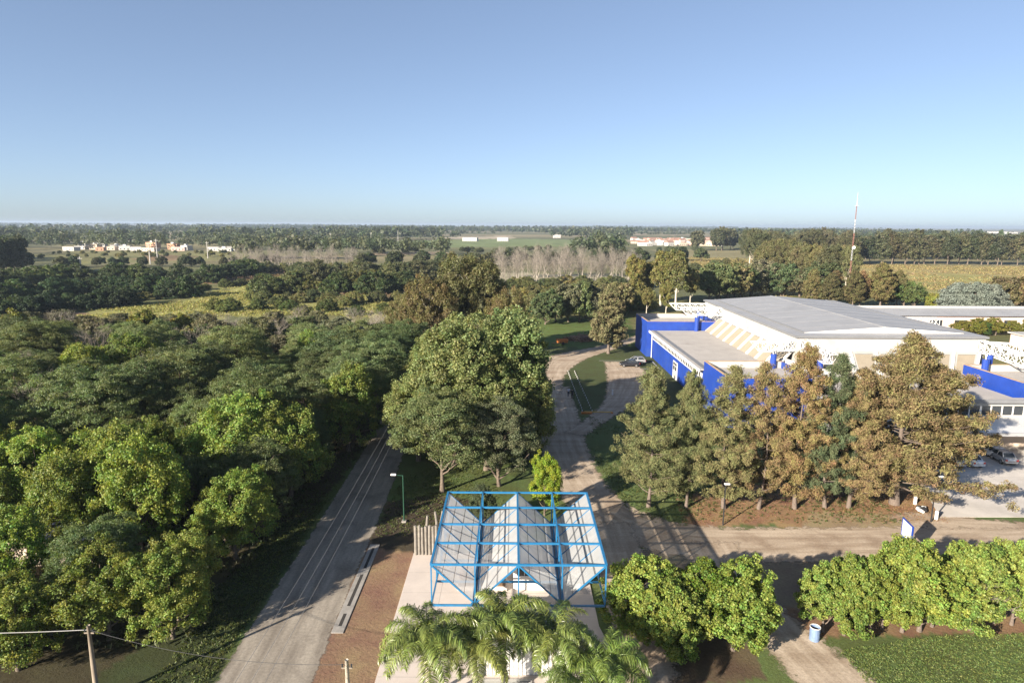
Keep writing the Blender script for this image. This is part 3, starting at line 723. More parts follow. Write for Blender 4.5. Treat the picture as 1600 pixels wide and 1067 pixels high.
# ------------------------------------------------------------------ trees: the row of cypresses in front of the sports hall
cyp = [(14.4, 62.9, 14.8, G_CYGREEN, .86, 0, 'olive green cypress, nearest the dirt road in the row before the hall'),
       (18.3, 62.8, 14.6, G_CYGREEN, .66, 1, 'slender grey-green cypress, second from the dirt road in the row'),
       (22.2, 62.7, 15.0, G_OLIVE, .90, 2, 'yellowish olive cypress behind the thin black lamp post'),
       (25.8, 62.6, 15.4, G_RUST, .74, 0, 'rusty brown cypress, fourth from the dirt road in the row'),
       (29.6, 62.7, 17.3, G_RUST, .76, 1, 'tall rusty cypress whose pointed top stands before the white hall wall'),
       (32.9, 63.0, 16.2, (.080, .100, .050), .72, 2, 'dark green cypress between two rusty ones in the row'),
       (35.4, 63.0, 14.6, G_RUST, .88, 0, 'orange-brown cypress beside the largest tree of the row')]
for x, y, h, c, w, v, lab in cyp:
    tree('cypress_tree', 'cypress_near', x, y, h, jit(c, .05, .04), lab, 'cypress row before the sports hall', wid=w, var=v)
tree('cypress_tree', 'cypress_wide', 40.8, 64.0, 18.2, (.175, .142, .066), 'largest cypress of the row, very wide and olive brown, beside the car park', 'cypress row before the sports hall', rz=0, var=0)

# ------------------------------------------------------------------ trees: clipped row along the lawn
xs = [(9.0, 41.6, 6.4), (10.6, 39.4, 5.6), (12.2, 40.4, 5.4), (13.6, 41.0, 5.9), (15.5, 40.0, 6.5)]
for k, (x, y, h) in enumerate(xs):
    tree('hedge_tree', 'hedge_near', x, y, h, jit(G_HEDGE if k != 3 else (.105, .15, .02), .10), f'yellow-green bushy tree, {ORD[k + 1]} from the blue canopy in the short row', 'bushy trees beside the canopy', wid=1.12, var=k)
hx = [1290, 1318, 1342, 1362, 1384, 1409, 1436, 1462, 1497, 1514, 1534, 1560, 1584, 1612, 1640]
for k, p in enumerate(hx):
    x, y = gp(p, 992 - (p - 1290) * .045)
    tree('hedge_tree', 'hedge_near', x, y + rnd.uniform(-.2, .5), rnd.uniform(5.0, 6.8) + (.4 if 4 <= k <= 7 else 0), jit(G_HEDGE, .14), f'bushy lime green tree, {ORD[k + 1]} from the blue drum in the long row', 'bushy trees along the lawn', wid=rnd.uniform(.78, 1.08), var=k)
x, y = gp(1530, 984)
tree('bare_tree', 'bare_near', x, y - .3, 4.2, (.2, .2, .2), 'small leafless tree with pale branches in front of the bushy row', wid=1.0, var=1)
tree('sapling', 'hedge_near', 18.9, 45.4, 3.2, (.13, .15, .03), 'thin sapling in the gap between the two bushy rows', wid=.42, var=1)

# ------------------------------------------------------------------ concrete pad, channel, kerbs
b = MB(); b.prism([(-8.7, 30, 0), (6.9, 30, 0), (7.0, 40, 0), (6.5, 42.5, 0), (6.5, 53, 0), (-8.7, 53, 0)], (0, 0, .09))
pad = tag(b.build('concrete_pad', M['slab'], bevel=.01), kind='structure')
b = MB()
for x in (-5.6, -2.5, .5, 3.5): b.box(x, x + .025, 30.1, 52.9, .0905, .094)
for y in (33.5, 37, 40.6, 43.6, 46.7, 49.7): b.box(-8.6, 6.4, y, y + .025, .0905, .0935)
b.build('pad_joints', M['concrete_dark'], pad)
cx0, cx1 = -12.95, -12.05
chan = tag(MB().box(cx0, cx1, 41.6, 54.6, 0, .06).build('drain_channel', M['concrete_dark'], bevel=.02), kind='structure')
for y0, y1 in ((50.4, 53.9), (44.9, 49.4), (42.4, 43.9)): MB().box(cx0 + .33, cx1 - .33, y0, y1, .060, .066).build('slot', M['slot'], chan)

# ------------------------------------------------------------------ the blue canopy
PX0, PY0, PB, PZ1, PZ0 = -5.5, 40.6, 3.02, 6.0, 3.05
pav = empty('canopy', (PX0, PY0, .09), 'open blue steel canopy with folded translucent panels on a concrete pad', 'canopy')
def pv(i, j, z): return (i * PB, j * PB, z - .09)
BS = M['blue_steel']
for j in range(5):
    for i in range(4): bar('top_beam', pv(i, j, PZ1), pv(i + 1, j, PZ1), .12, .14, BS, pav)
for i in range(5):
    for j in range(4): bar('top_rail', pv(i, j, PZ1 + .003), pv(i, j + 1, PZ1 + .003), .16 if i in (0, 2, 4) else .10, .17, BS, pav)
for i in (1, 3):
    for s in (-.17, .17): bar('valley_rail', (i * PB + s, -.25, PZ0 - .02), (i * PB + s, 4 * PB + .1, PZ0 - .02), .10, .16, BS, pav)
    bar('gutter', (i * PB, -.1, PZ0 - .07), (i * PB, 4 * PB, PZ0 - .07), .20, .06, M['roof_dark'], pav)
    for j in range(5):
        bar('valley_post', pv(i, j, PZ0), pv(i, j, PZ1), .09, .09, BS, pav)
        bar('valley_tie', (i * PB - .3, j * PB + .06, PZ0 - .12), (i * PB + .3, j * PB + .06, PZ0 - .12), .09, .09, BS, pav)
for i, i2 in ((0, 1), (2, 1), (2, 3), (4, 3)):
    for j in range(5):
        a = pv(i, j, PZ1 - .06); e = pv(i2, j, PZ0); bar('rafter', a, e, .07, .11, BS, pav)
    for q in (.25, .5, .75):
        x = (i + (i2 - i) * q) * PB; z = PZ1 - .02 + (PZ0 - PZ1) * q - .09
        bar('panel_seam', (x, 0, z + .085), (x, 4 * PB, z + .085), .03, .03, M['roof_dark'], pav)
    # panels: four strips in each bay, a thin sheet each, set just above the rafters
    nz = np.array([(PZ0 - PZ1) * (-1 if i2 > i else 1), 0, PB]); nz = np.array([nz[0], 0, abs(nz[2])]); nz /= np.linalg.norm(nz)
    for j in range(4):
        for q in range(4):
            q0, q1 = q / 4 + .006, (q + 1) / 4 - .006
            pts = []
            for qq, yy in ((q0, j * PB + .03), (q1, j * PB + .03), (q1, (j + 1) * PB - .03), (q0, (j + 1) * PB - .03)):
                pts.append((((i + (i2 - i) * qq) * PB), yy, PZ1 + (PZ0 - PZ1) * qq - .09 - .02))
            me = MB().poly(pts).mesh('panel', M['poly']); link('panel', me, pav)
for i in (0, 2, 4):
    for j in ((0, 4) if i == 2 else (0, 1, 2, 3, 4)): bar('edge_post', pv(i, j, PZ0), pv(i, j, PZ1), .09, .09, BS, pav)
for i in (0, 4): bar('lower_rail', pv(i, 0, PZ0), pv(i, 4, PZ0), .10, .14, BS, pav)
for j in range(5):
    bar('lower_beam', (0, j * PB, PZ0 - .21), (4 * PB, j * PB, PZ0 - .21), .10, .14, BS, pav)
for i in (1, 3):
    for j in (2, 4): bar('column', pv(i, j, .09), (i * PB, j * PB, PZ0 - .28), .16, .16, BS, pav)

# ------------------------------------------------------------------ kiosks below it
def kiosk(loc, w, d, h, label, ribs, opening):
    e = empty('kiosk', loc, label, 'kiosk')
    MB().box(0, w, 0, d, 0, h).build('wall', M['white'], e)
    MB().box(-.12, w + .12, -.12, d + .12, h + .003, h + .12).build('roof', M['white_wall'], e, bevel=.015)
    if ribs:
        k = MB().box(0, .09, -.05, 0, 0, h - .02).mesh('rib', M['white'])
        for i in range(int(w / .28)): link('rib', k, e, (.1 + i * .28, -.002, 0))
    if opening:
        x0, x1, z0, z1 = opening
        o = MB().box(x0, x1, -.02, .0, z0, z1).build('window', M['glass_dark'], e)
        MB().box(x0 - .06, x1 + .06, -.10, -.021, z0 - .08, z0).build('sill', M['white'], o)
        bar('mullion', ((x0 + x1) / 2, -.03, z0), ((x0 + x1) / 2, -.03, z1), .05, .05, M['white'], o)
    return e
kiosk((-2.5, 37.3, .09), 6.3, 3.8, 2.45, 'white ribbed kiosk with a flat white roof behind the palms', True, None)
kiosk((.2, 47.2, .09), 5.4, 3.2, 2.55, 'white kiosk with a dark serving window beneath the blue canopy', False, (.3, 1.5, 1.25, 2.15))
pb = empty('planter', (-4.3, 47.0, .09), 'brick-red planting bed with dry reeds beneath the canopy', 'planter')
MB().box(0, 4.0, 0, 2.2, 0, .35).build('border', M['slab'], pb)
MB().box(.12, 3.88, .12, 2.08, .353, .40).build('earth', M['soil'], pb)
r_ = np.random.default_rng(5); C = np.stack([r_.uniform(.3, 3.7, 34), r_.uniform(.3, 1.9, 34), r_.uniform(.6, 1.1, 34)], -1)
v, f, t = leaves(r_, C, np.full(34, .3), 26, .38, .12, 1.1, UP, 1.3); o = link('reeds', mesh_np('reeds', v, f, M['leaf'], t), pb); o.color = (.22, .12, .05, 1); tag(o, kind='stuff')
# steps of pale planks before the kiosk
st = empty('boardwalk', (-1.8, 35.2, .09), 'pale plank steps on the ground in front of the ribbed kiosk', 'boardwalk')
k = MB().box(0, 3.2, 0, .2, 0, .08).mesh('plank', M['white_wall'])
for i in range(6): link('plank', k, st, (0, i * .28, 0))

# ------------------------------------------------------------------ log palisade and its taller posts
pal = empty('log_palisade', (-8.6, 52.75, 0), 'palisade of upright weathered logs at the rear corner of the concrete pad', 'fence')
for i in range(12):
    h = 2.75 + rnd.uniform(-.12, .12); q = MB(); r0 = rnd.uniform(.125, .15)
    q.tube([(0, 0, 0), (rnd.uniform(-.02, .02), 0, h * .5), (rnd.uniform(-.03, .03), 0, h - .06), (0, 0, h)], [r0 * 1.05, r0, r0 * .95, r0 * .8], 9)
    q.build('log', M['log'], pal, (.14 + i * .31, rnd.uniform(-.03, .03), 0), smooth=False)
for k, (x, y, h) in enumerate(((-7.9, 55.6, 2.4), (-7.0, 55.8, 2.7), (-6.6, 55.8, 2.8), (-5.9, 56.0, 2.9))):
    MB().tube([(0, 0, 0), (.06, 0, h * .6), (rnd.uniform(-.1, .25), 0, h)], [.15, .14, .11], 9).build('log_post', M['log'], None, (x, y, 0))
    o = bpy.context.scene.objects[-1] if False else COL.objects[-1]
    tag(o, f'weathered log post standing behind the palisade, {ORD[k + 1]} from the street lamp', 'post', 'log posts behind the palisade')

# ------------------------------------------------------------------ palms
def frond_mesh(seed):
    r = np.random.default_rng(seed); L = 3.3 + .5 * r.random(); n = 60
    t = np.linspace(0, 1, n); ang = R(62) - t ** 1.4 * R(105 + 25 * r.random())
    dx = np.cos(ang) * L / n; dz = np.sin(ang) * L / n; P = np.stack([np.cumsum(dx), np.zeros(n), np.cumsum(dz)], -1); P[:, 1] = .22 * r.normal() * t ** 2
    it = [(P, .035 * (1 - .8 * t))]; V, F = tubes_np(it, 4); Vs, Fs, Ts = [V], [F], [np.tile([.5, .6, .5, 1], (len(V), 1))]; b = len(V)
    tan = unit(np.gradient(P, axis=0)); side = np.array([0, 1.0, 0])
    for i in range(4, n):
        for s in (-1, 1):
            for rep in range(3):
                ll = (.78 if t[i] > .12 else .5) * (1 - .55 * max(0, t[i] - .55) / .45) * (.8 + .4 * r.random())
                nrm = np.cross(tan[i], side); d0 = unit(tan[i] * .55 + side * s * (.8 + .3 * r.random()) + nrm * r.normal() * .45 - UP * .15)
                w = .018; p0 = P[i] + tan[i] * r.random() * .05; pm = p0 + d0 * ll * .5; pe = pm + unit(d0 * .75 - UP * (.75 + .3 * r.random())) * ll * .55
                wv = unit(np.cross(d0, UP + r.normal(size=3) * .4)) * w
                Vs.append(np.array([p0 - wv * .6, p0 + wv * .6, pm + wv, pm - wv, pe + wv * .15, pe - wv * .15]))
                Fs.append(np.array([[0, 1, 2, 3], [3, 2, 4, 5]]) + b); b += 6
                val = r.random(); Ts.append(np.tile([val, .4 + .4 * r.random(), val, 1], (6, 1)))
    return mesh_np('frond', np.concatenate(Vs), np.concatenate(Fs), M['frond'], np.concatenate(Ts))
FROND = [frond_mesh(60 + k) for k in range(5)]
def palm(x, y, h, label, nf=17, s=1.0, col=(.155, .185, .045)):
    e = empty('palm_tree', (x, y, 0), label, 'palm', 'palms in front of the kiosk')
    q = MB(); n = 12; bx, by = rnd.uniform(-.2, .2), rnd.uniform(-.2, .2)
    pts = [(bx * (k / n) ** 2, by * (k / n) ** 2, -.2 + (h + .2) * k / n) for k in range(n + 1)]
    q.tube(pts, [.21 - .07 * k / n + (.012 if k % 2 else 0) for k in range(n + 1)], 9); q.build('trunk', M['bark_pale'], e, smooth=True)
    MB().tube([(bx, by, h - .35), (bx, by, h + .25), (bx, by, h + .55)], [.13, .17, .06], 8).build('crownshaft', M['shaft'], e)
    for k in range(nf):
        f = k / nf; o = link('frond', FROND[(k + int(x * 3)) % 5], e, (bx, by, h + .3)); o.color = (*jit(col, .15), 1)
        tilt = -.50 + 1.05 * f; o.rotation_euler = (rnd.uniform(-.2, .2), -tilt + rnd.uniform(-.12, .12) + .25, 2.4 * k + rnd.uniform(-.2, .2)); q_ = s * (.85 + .25 * rnd.random()); o.scale = (q_, q_, q_)
    return e
palm(-4.9, 34.2, 4.3, 'large feathery palm nearest the paved road, in front of the canopy', 24, 1.05)
palm(-.4, 35.3, 4.7, 'full-crowned feathery palm in front of the middle of the kiosk', 24, .98)
palm(2.7, 34.6, 4.3, 'upright palm in front of the right end of the ribbed kiosk', 19, .9)
palm(-2.0, 33.6, 4.3, 'palm with drooping yellowish fronds between the two largest palms', 14, .9, (.17, .175, .045))
palm(5.2, 33.2, 3.4, 'low spreading palm beside the bushy trees at the corner of the pad', 17, 1.0, (.14, .185, .04))
palm(3.9, 31.6, 3.0, 'short dark palm at the very front of the group', 13, .9, (.10, .14, .035))

# ------------------------------------------------------------------ the sports hall
hall = empty('sports_hall', (46.2, 102.5, 0), 'large white sports hall with grey low-pitched roof and bright blue side wings', 'building')
HX0, HY0 = 46.2, 102.5
def hb(name, x0, x1, y0, y1, z0, z1, mat, parent=None, bevel=0):
    """box in world coordinates under the hall (or one of its parts)"""
    return MB().box(x0 - HX0, x1 - HX0, y0 - HY0, y1 - HY0, z0, z1).build(name, mat, parent or hall, bevel=bevel)
def hp(name, pts, mat, d=None, parent=None):
    P = [(p[0] - HX0, p[1] - HY0, p[2]) for p in pts]; q = MB()
    if d: q.prism(P, d)
    else: q.poly(P)
    return q.build(name, mat, parent or hall)
X0, X1, Y0, Y1, ZE = 46.2, 77.6, 102.5, 154.0, 11.5
hb('main_wall', X0 + .35, X1 - .35, Y0 + .35, Y1 - .35, 0, ZE - .35, M['white_wall'])
# roof: flat grey margin, thin dark fascia, low gable inside it
hb('eave', X0, X1, Y0, Y1, ZE - .347, ZE, M['roof_dark'])
XR = (X0 + X1) / 2
q = MB(); a, bb = 2.4, 2.6
V = [(X0 + .05, Y0 + .05, ZE + .004), (X1 - .05, Y0 + .05, ZE + .004), (X1 - .05, Y1 - .05, ZE + .004), (X0 + .05, Y1 - .05, ZE + .004)]
W = [(X0 + a, Y0 + bb, ZE + .10), (X1 - a, Y0 + bb, ZE + .10), (X1 - a, Y1 - 1.2, ZE + .10), (X0 + a, Y1 - 1.2, ZE + .10)]
for i in range(4):
    j = (i + 1) % 4; q.poly([(p[0] - HX0, p[1] - HY0, p[2]) for p in (V[i], V[j], W[j], W[i])])
q.build('roof_margin', M['roof_grey'], hall)
zr = ZE + 1.15
roof = MB().poly([(p[0] - HX0, p[1] - HY0, p[2]) for p in ((W[0][0] + .02, W[0][1], ZE + .16), (XR, W[0][1], zr), (XR, W[3][1], zr), (W[3][0] + .02, W[3][1], ZE + .16))]).poly(
    [(p[0] - HX0, p[1] - HY0, p[2]) for p in ((XR, W[0][1], zr), (W[1][0] - .02, W[1][1], ZE + .16), (W[2][0] - .02, W[2][1], ZE + .16), (XR, W[2][1], zr))]).build('roof', M['roof_grey'], hall)
hp('gable', [(W[0][0] + .02, W[0][1] - .02, ZE + .102), (W[1][0] - .02, W[1][1] - .02, ZE + .102), (W[1][0] - .02, W[1][1] - .02, ZE + .15), (XR, W[0][1] - .02, zr - .02), (W[0][0] + .02, W[0][1] - .02, ZE + .15)], M['white'], (0, .015, 0))
bar('ridge_cap', (XR - HX0, W[0][1] - HY0, zr + .03), (XR - HX0, W[3][1] - HY0, zr + .03), .35, .06, M['roof_grey'], roof)
for x in (W[0][0], W[1][0]): bar('roof_gutter', (x - HX0, W[0][1] - HY0, ZE + .2), (x - HX0, W[3][1] - HY0, ZE + .2), .22, .14, M['roof_dark'], roof)
for k in range(7):
    yy = W[0][1] + 6.2 * (k + .6)
    for sx in (-1, 1):
        xe = W[0][0] if sx < 0 else W[1][0]
        bar('sheet_lap', (xe - HX0, yy - HY0, ZE + .175), (XR - HX0, yy - HY0, zr + .012), .05, .02, M['roof_grey'], roof)
# west skirt: sloping cream panels between white ribs, from the wing roof up to the wall
ZS, XS = 8.9, 43.0
zw = 6.0
def skirt(p0, p1, q0, q1, n, mat_rib=.32):
    """p0-p1: upper line, q0-q1: lower line; n cream panels with white ribs between"""
    p0, p1, q0, q1 = (np.array(v, float) for v in (p0, p1, q0, q1)); o = np.array([HX0, HY0, 0])
    MB().poly([tuple(v - o) for v in (p0, p1, q1, q0)]).build('skirt', M['white_wall'], hall)
    nr = np.cross(p1 - p0, q0 - p0); nr /= np.linalg.norm(nr); nr *= 1 if nr[2] > 0 else -1
    for i in range(n):
        s0, s1 = (i + mat_rib / 2) / n, (i + 1 - mat_rib / 2) / n
        A, B, Cc, D = p0 + (p1 - p0) * s0, p0 + (p1 - p0) * s1, q0 + (q1 - q0) * s1, q0 + (q1 - q0) * s0
        A2, B2 = A + (D - A) * .10, B + (Cc - B) * .10
        pn = MB().prism([tuple(v + nr * .01 - o) for v in (A2, B2, Cc, D)], tuple(nr * .03)).build('skirt_panel', M['cream'], hall)
        ct = (A2 + B2) / 2; bar('panel_hood', tuple(A2 + nr * .06 - o), tuple(B2 + nr * .06 - o), .12, .05, M['roof_dark'], pn)
        # white fin beside each panel
        e0 = p0 + (p1 - p0) * (i / n); f0 = q0 + (q1 - q0) * (i / n)
        bar('fin', tuple(e0 + nr * .05 - o), tuple(f0 + nr * .05 - o), .42, .25, M['white'], hall)
skirt((X0 + .3, Y0 + 1.5, ZS), (X0 + .3, 142, ZS), (XS, Y0 - .3, zw), (XS, 141, zw), 9)
skirt((X1 - 1, Y0 + .3, ZS), (X0 + .6, Y0 + .3, ZS), (X1 - 7, 95.2, zw), (X0 - .4, 95.2, zw), 7)
# west wing
wing = hb('west_wing', 31.4, XS + 1.5, Y0 - .5, 141, 0, zw - .22, M['blue_wall'])
hb('wing_roof', 30.7, XS + .3, Y0 - .5, 140.95, zw - .217, zw, M['roof_warm'], bevel=.03)
hb('wing_gutter', 31.3, 32.1, Y0 - .5, 140.9, zw + .003, zw + .06, M['roof_dark'])
hb('wing_fascia', 30.5, 30.697, Y0 - .6, 140.9, zw - .40, zw + .06, M['white'])
band = hb('window_band', 31.2, 31.397, Y0 + .3, 139.6, zw - 1.75, zw - .42, M['white'])
gm = MB().box(0, .03, 0, .62, 0, .92).mesh('pane', M['glass_dark'])
for k in range(32): link('pane', gm, band, (31.165 - HX0, Y0 + .9 + k * 1.14 - HY0, zw - 1.55))
bar('downpipe', (31.1 - HX0, 140.0 - HY0, 0), (31.1 - HX0, 140.0 - HY0, zw - .3), .18, .18, M['white'], hall, True)
dr = hb('door', 31.30, 31.397, 118.5, 121.6, 0, 3.4, M['white'])
for y in (118.8, 120.2):
    for z0, z1 in ((.3, 1.5), (1.7, 2.5), (2.65, 3.2)): MB().box(31.27 - HX0, 31.298 - HX0, y - HY0, y + 1.05 - HY0, z0, z1).build('pane', M['glass_dark'] if z0 > 1.6 else M['white_wall'], dr)
# blue corner blocks with parapets: west face lines, flat gravel roof inside
def block(x0, x1, y0, y1, h, mat_roof=M['roof_warm'], face=M['blue_wall'], fade=None):
    t = .3
    w = hb('block_wall', x0, x1, y0, y1, 0, h - 1.1, face)
    for nm, c in (('parapet', (x0, x0 + t, y0, y1)), ('parapet', (x1 - t, x1, y0, y1)), ('parapet', (x0 + t, x1 - t, y0, y0 + t)), ('parapet', (x0 + t, x1 - t, y1 - t, y1))):
        hb(nm, *c, h - 1.1, h, face, w)
    hb('inner_lining', x0 + t, x0 + t + .05, y0 + t, y1 - t, h - 1.09, h - .02, M['white_wall'], w)
    hb('inner_lining', x0 + t + .05, x1 - t, y1 - t - .05, y1 - t, h - 1.09, h - .02, M['white_wall'], w)
    hb('block_roof', x0 + t + .051, x1 - t - .001, y0 + t + .001, y1 - t - .051, h - 1.09, h - 1.0, mat_roof, w)
    for c in ((x0 - .04, x0 + t + .04, y0 - .04, y1 + .04), (x0 + t + .041, x1, y1 - t - .04, y1 + .04)): hb('coping', *c, h + .003, h + .06, M['rust'], w)
    hb('coping', x0 + t + .041, x1, y0 - .04, y0 + t + .04, h + .003, h + .06, M['rust'], w)
    return w
block(30.2, 45.8, 141.2, 154.4, 8.0)
block(31.3, 44.0, 90.0, 101.9, 7.4)
block(70.0, 84, 85.3, 97.0, 8.1)
hb('south_front', 69.003, 84, 84.6, 85.25, 0, 5.75, M['white_wall'])
hb('wing_roof', 68.953, 84, 84.1, 85.25, 5.753, 6.0, M['roof_warm'])
# south wing: grey roof, white front with a ribbon of windows, entrance canopy on posts
sw = hb('south_wing', 44.5, 69.0, 84.6, 96.0, 0, 5.75, M['white_wall'])
hb('wing_roof', 44.2, 68.95, 84.1, 95.4, 5.753, 6.0, M['roof_warm'], bevel=.03)
hb('roof_trim', 44.2, 84, 83.95, 84.095, 5.55, 6.05, M['roof_dark'])
rb = hb('window_ribbon', 45.5, 82, 84.55, 84.597, 3.75, 5.0, M['glass_dark'])
for k in range(25): hb('mullion', 46 + k * 1.5, 46.14 + k * 1.5 + (.12 if k % 4 == 0 else 0), 84.46, 84.548, 3.75, 5.0, M['white'], rb)
cpy = hb('entrance_canopy', 45, 84, 77.6, 84.45, 3.25, 3.47, M['white'], bevel=.03)
hb('canopy_fascia', 45, 84, 77.45, 77.597, 3.05, 3.5, M['roof_grey'], cpy)
for x in (48, 57, 66.4, 75): hb('canopy_post', x, x + .35, 78.0, 78.35, 0, 3.247, M['white'], cpy)
hb('entrance_wall', 46, 84, 82.5, 83.4, 0, 3.24, M['plaster_tan'])
hb('entrance_pier', 67.6, 68.4, 78.2, 79.2, 0, 3.2, M['blue_wall'])
# white curved parapet by the south-west corner
hp('corner_parapet', [(44.3, 101.6, 6.0), (47.6, 95.8, 6.0), (51.5, 91.5, 5.9), (51.5, 91.5, 6.6), (47.6, 95.8, 7.6), (44.3, 101.6, 7.9)], M['white_wall'], (.25, .2, 0))
# steel trusses on round blue columns at the corners
def truss(p, q, h, name='truss'):
    """a box truss from p to q (top chord level), depth h, under the hall"""
    o = Vector((HX0, HY0, 0)); p = Vector(p) - o; q = Vector(q) - o; d = (q - p); L = d.length; u = d / L; s = Vector((-u.y, u.x, 0)) * .55
    t = bpy.data.objects.new(name, None); COL.objects.link(t); t.parent = hall
    n = max(3, int(L / 1.5)); dn = Vector((0, 0, -h))
    for sg in (-1, 1):
        bar('top_chord', p + s * sg, q + s * sg, .13, .13, M['white'], t); bar('bottom_chord', p + s * sg + u * (L / n) + dn, q + s * sg + dn, .13, .13, M['white'], t)
        for i in range(n):
            a = p + u * (L * i / n) + s * sg; c = p + u * (L * (i + 1) / n) + s * sg
            bar('strut', c, c + dn, .08, .08, M['white'], t); bar('diagonal', a, c + dn, .08, .08, M['white'], t)
            if i: bar('diagonal', a + dn, c, .06, .06, M['white'], t)
    for i in range(n + 1):
        a = p + u * (L * i / n); bar('cross_tie', a - s, a + s, .07, .07, M['white'], t)
        if i: bar('cross_tie', a - s + dn, a + s + dn, .07, .07, M['white'], t)
    return t
def column(x, y, z0, z1, d=.95):
    o = Vector((HX0, HY0, 0)); c = bar('round_column', Vector((x, y, z0)) - o, Vector((x, y, z1)) - o, d, d, M['blue_wall'], hall, True)
    for s in (-.35, .35): bar('column_head', Vector((x, y, z1)) - o, Vector((x + s, y + s, z1 + .7)) - o, .16, .16, M['white'], hall)
truss((37.2, 140.6, 11.2), (46.5, 140.6, 11.2), 1.6); column(41.0, 140.6, 5.5, 9.0)
truss((37.5, 151.5, 10.8), (46.5, 151.5, 10.8), 1.5); column(43.6, 148.5, 6.5, 9.3, .8)
truss((38.8, 101.8, 10.6), (46.5, 103.6, 10.6), 1.6); column(42.3, 101.4, 6.0, 8.7)
truss((47.6, 92.5, 10.4), (47.6, 102.6, 10.9), 1.8); column(47.4, 96.3, 6.0, 8.8)
truss((76.5, 91.0, 10.2), (76.5, 102.6, 10.9), 1.8); column(72.3, 95.6, 6.0, 9.2)
truss((76.8, 102.9, 10.6), (88, 98.5, 10.6), 1.8); column(75.4, 99.0, 6.0, 9.2)
truss((77.0, 128, 11.0), (86, 128, 11.0), 1.5)

# long low block behind the hall, with its clipped bushes
lb = empty('low_building', (100, 165, 0), 'long low building with pale parapet and grey roof behind the sports hall', 'building')
MB().box(0, 130, 14, 26, 0, 4.4).build('wall', M['plaster_pink'], lb)
q = MB().poly([(-.5, 13.2, 4.45), (130, 13.2, 4.45), (130, 22, 5.6), (-.5, 22, 5.6)]); q.build('roof', M['roof_grey'], lb)
MB().box(-.5, 130, 22.003, 22.5, 4.4, 6.2).build('parapet', M['white_wall'], lb)
for k in range(18): MB().box(4 + k * 7, 7.5 + k * 7, 13.93, 13.997, 1.2, 3.2).build('window', M['glass_dark'], lb)
MB().box(24, 130, -14, -8, 0, 3.2).build('annex_wall', M['plaster_pink'], lb)
MB().box(23.5, 130, -14.5, -7.5, 3.203, 3.5).build('annex_roof', M['white_wall'], lb)
for k, p in enumerate((1497, 1522, 1534, 1556, 1586, 1612)):
    x, y = gp(p, 519, 0); y *= .97; x *= .97
    tree('clipped_bush', 'hedge_near', x, y, 4.0 + .8 * (k % 2), jit((.17, .17, .03) if k != 2 else (.05, .09, .02), .08), f'rounded yellow-green bush before the long low building, {ORD[k + 1]} from the sports hall', 'bushes behind the hall', wid=1.5, cat='bush')

# ------------------------------------------------------------------ trees behind the clump, lawn and hall
T = tree
for k, (x, y, h, w, lab) in enumerate([
        (-9.5, 138, 24, 1.05, 'huge olive eucalyptus rising behind the poplar clump'),
        (-17, 131, 19, .95, 'olive eucalyptus on the paved road side of the huge one'),
        (-1.5, 134, 17, .9, 'lower olive eucalyptus beside the huge one, above the dirt road'),
        (-24, 139, 14, .9, 'small olive eucalyptus at the end of the paved road')]):
    T('eucalyptus_tree', 'euc_mid', x, y, h, jit(G_EUC, .08), lab, 'eucalypts behind the poplar clump', wid=w, var=k)
T('cypress_tree', 'conifer_mid', 22.2, 144.5, 15.4, (.150, .140, .070), 'lone grey-olive cypress on the lawn beside the blue block', wid=.95, var=0)
for k, (p, q, h, c, w) in enumerate([(852, 507, 9.5, G_DARK, 1.0), (868, 502, 10, G_ACACIA, .9), (888, 503, 11.5, G_GREY, .9), (905, 503, 12, G_ACACIA, .8), (921, 502, 11, G_GREY, .85), (940, 497, 10, G_GREY, .9), (962, 492, 11, G_OLIVE, .9), (838, 492, 8, G_OLIVE, 1.0), (980, 488, 9, G_DARK, 1.0)]):
    x, y = gp(p, q); T('lawn_tree', 'leafy_mid', x, y, h, jit(c, .1), f'tree at the far edge of the lawn, {ORD[k + 1]} planted beyond the brush pile'.replace('planted ', 'in the line '), 'trees at the far edge of the lawn', wid=w)
for k, (p, q, h, w) in enumerate([(990, 478, 20, .9), (1012, 474, 17, .9), (1032, 478, 22, 1.0), (1056, 480, 22, 1.05), (1078, 478, 15, 1.0), (1040, 494, 12, 1.0), (1010, 492, 10, 1.0)]):
    x, y = gp(p, q); T('golden_poplar', 'column_mid', x, y, h, jit((.165, .158, .052), .1), f'golden olive poplar behind the blue block, {ORD[k + 1]} in the group', 'golden poplars behind the hall', wid=w)

def along(name, kind, pts, n, h, col, look, where, wid=1.0, jx=2.0, cat='tree', hv=.15):
    """n trees along a photograph polyline of ground points"""
    P = np.array([gp(*p) for p in pts]); d = np.r_[0, np.cumsum(np.linalg.norm(np.diff(P, axis=0), axis=1))]
    out = []
    for i in range(n):
        s = d[-1] * (i + .5) / n; out.append((np.interp(s, d, P[:, 0]) + rnd.uniform(-jx, jx), np.interp(s, d, P[:, 1]) + rnd.uniform(-jx, jx) * 1.5))
    out.sort(key=lambda a: a[0] / a[1])
    for i, (x, y) in enumerate(out):
        c = col[rnd.randrange(len(col))] if isinstance(col, list) else col
        T(name, kind, x, y, h * rnd.uniform(1 - hv, 1 + hv), jit(c), f'{look}, {ORD[i + 1]} from the left {where}', f'{look} {where}'[:70], wid=wid * rnd.uniform(.88, 1.15), cat=cat)

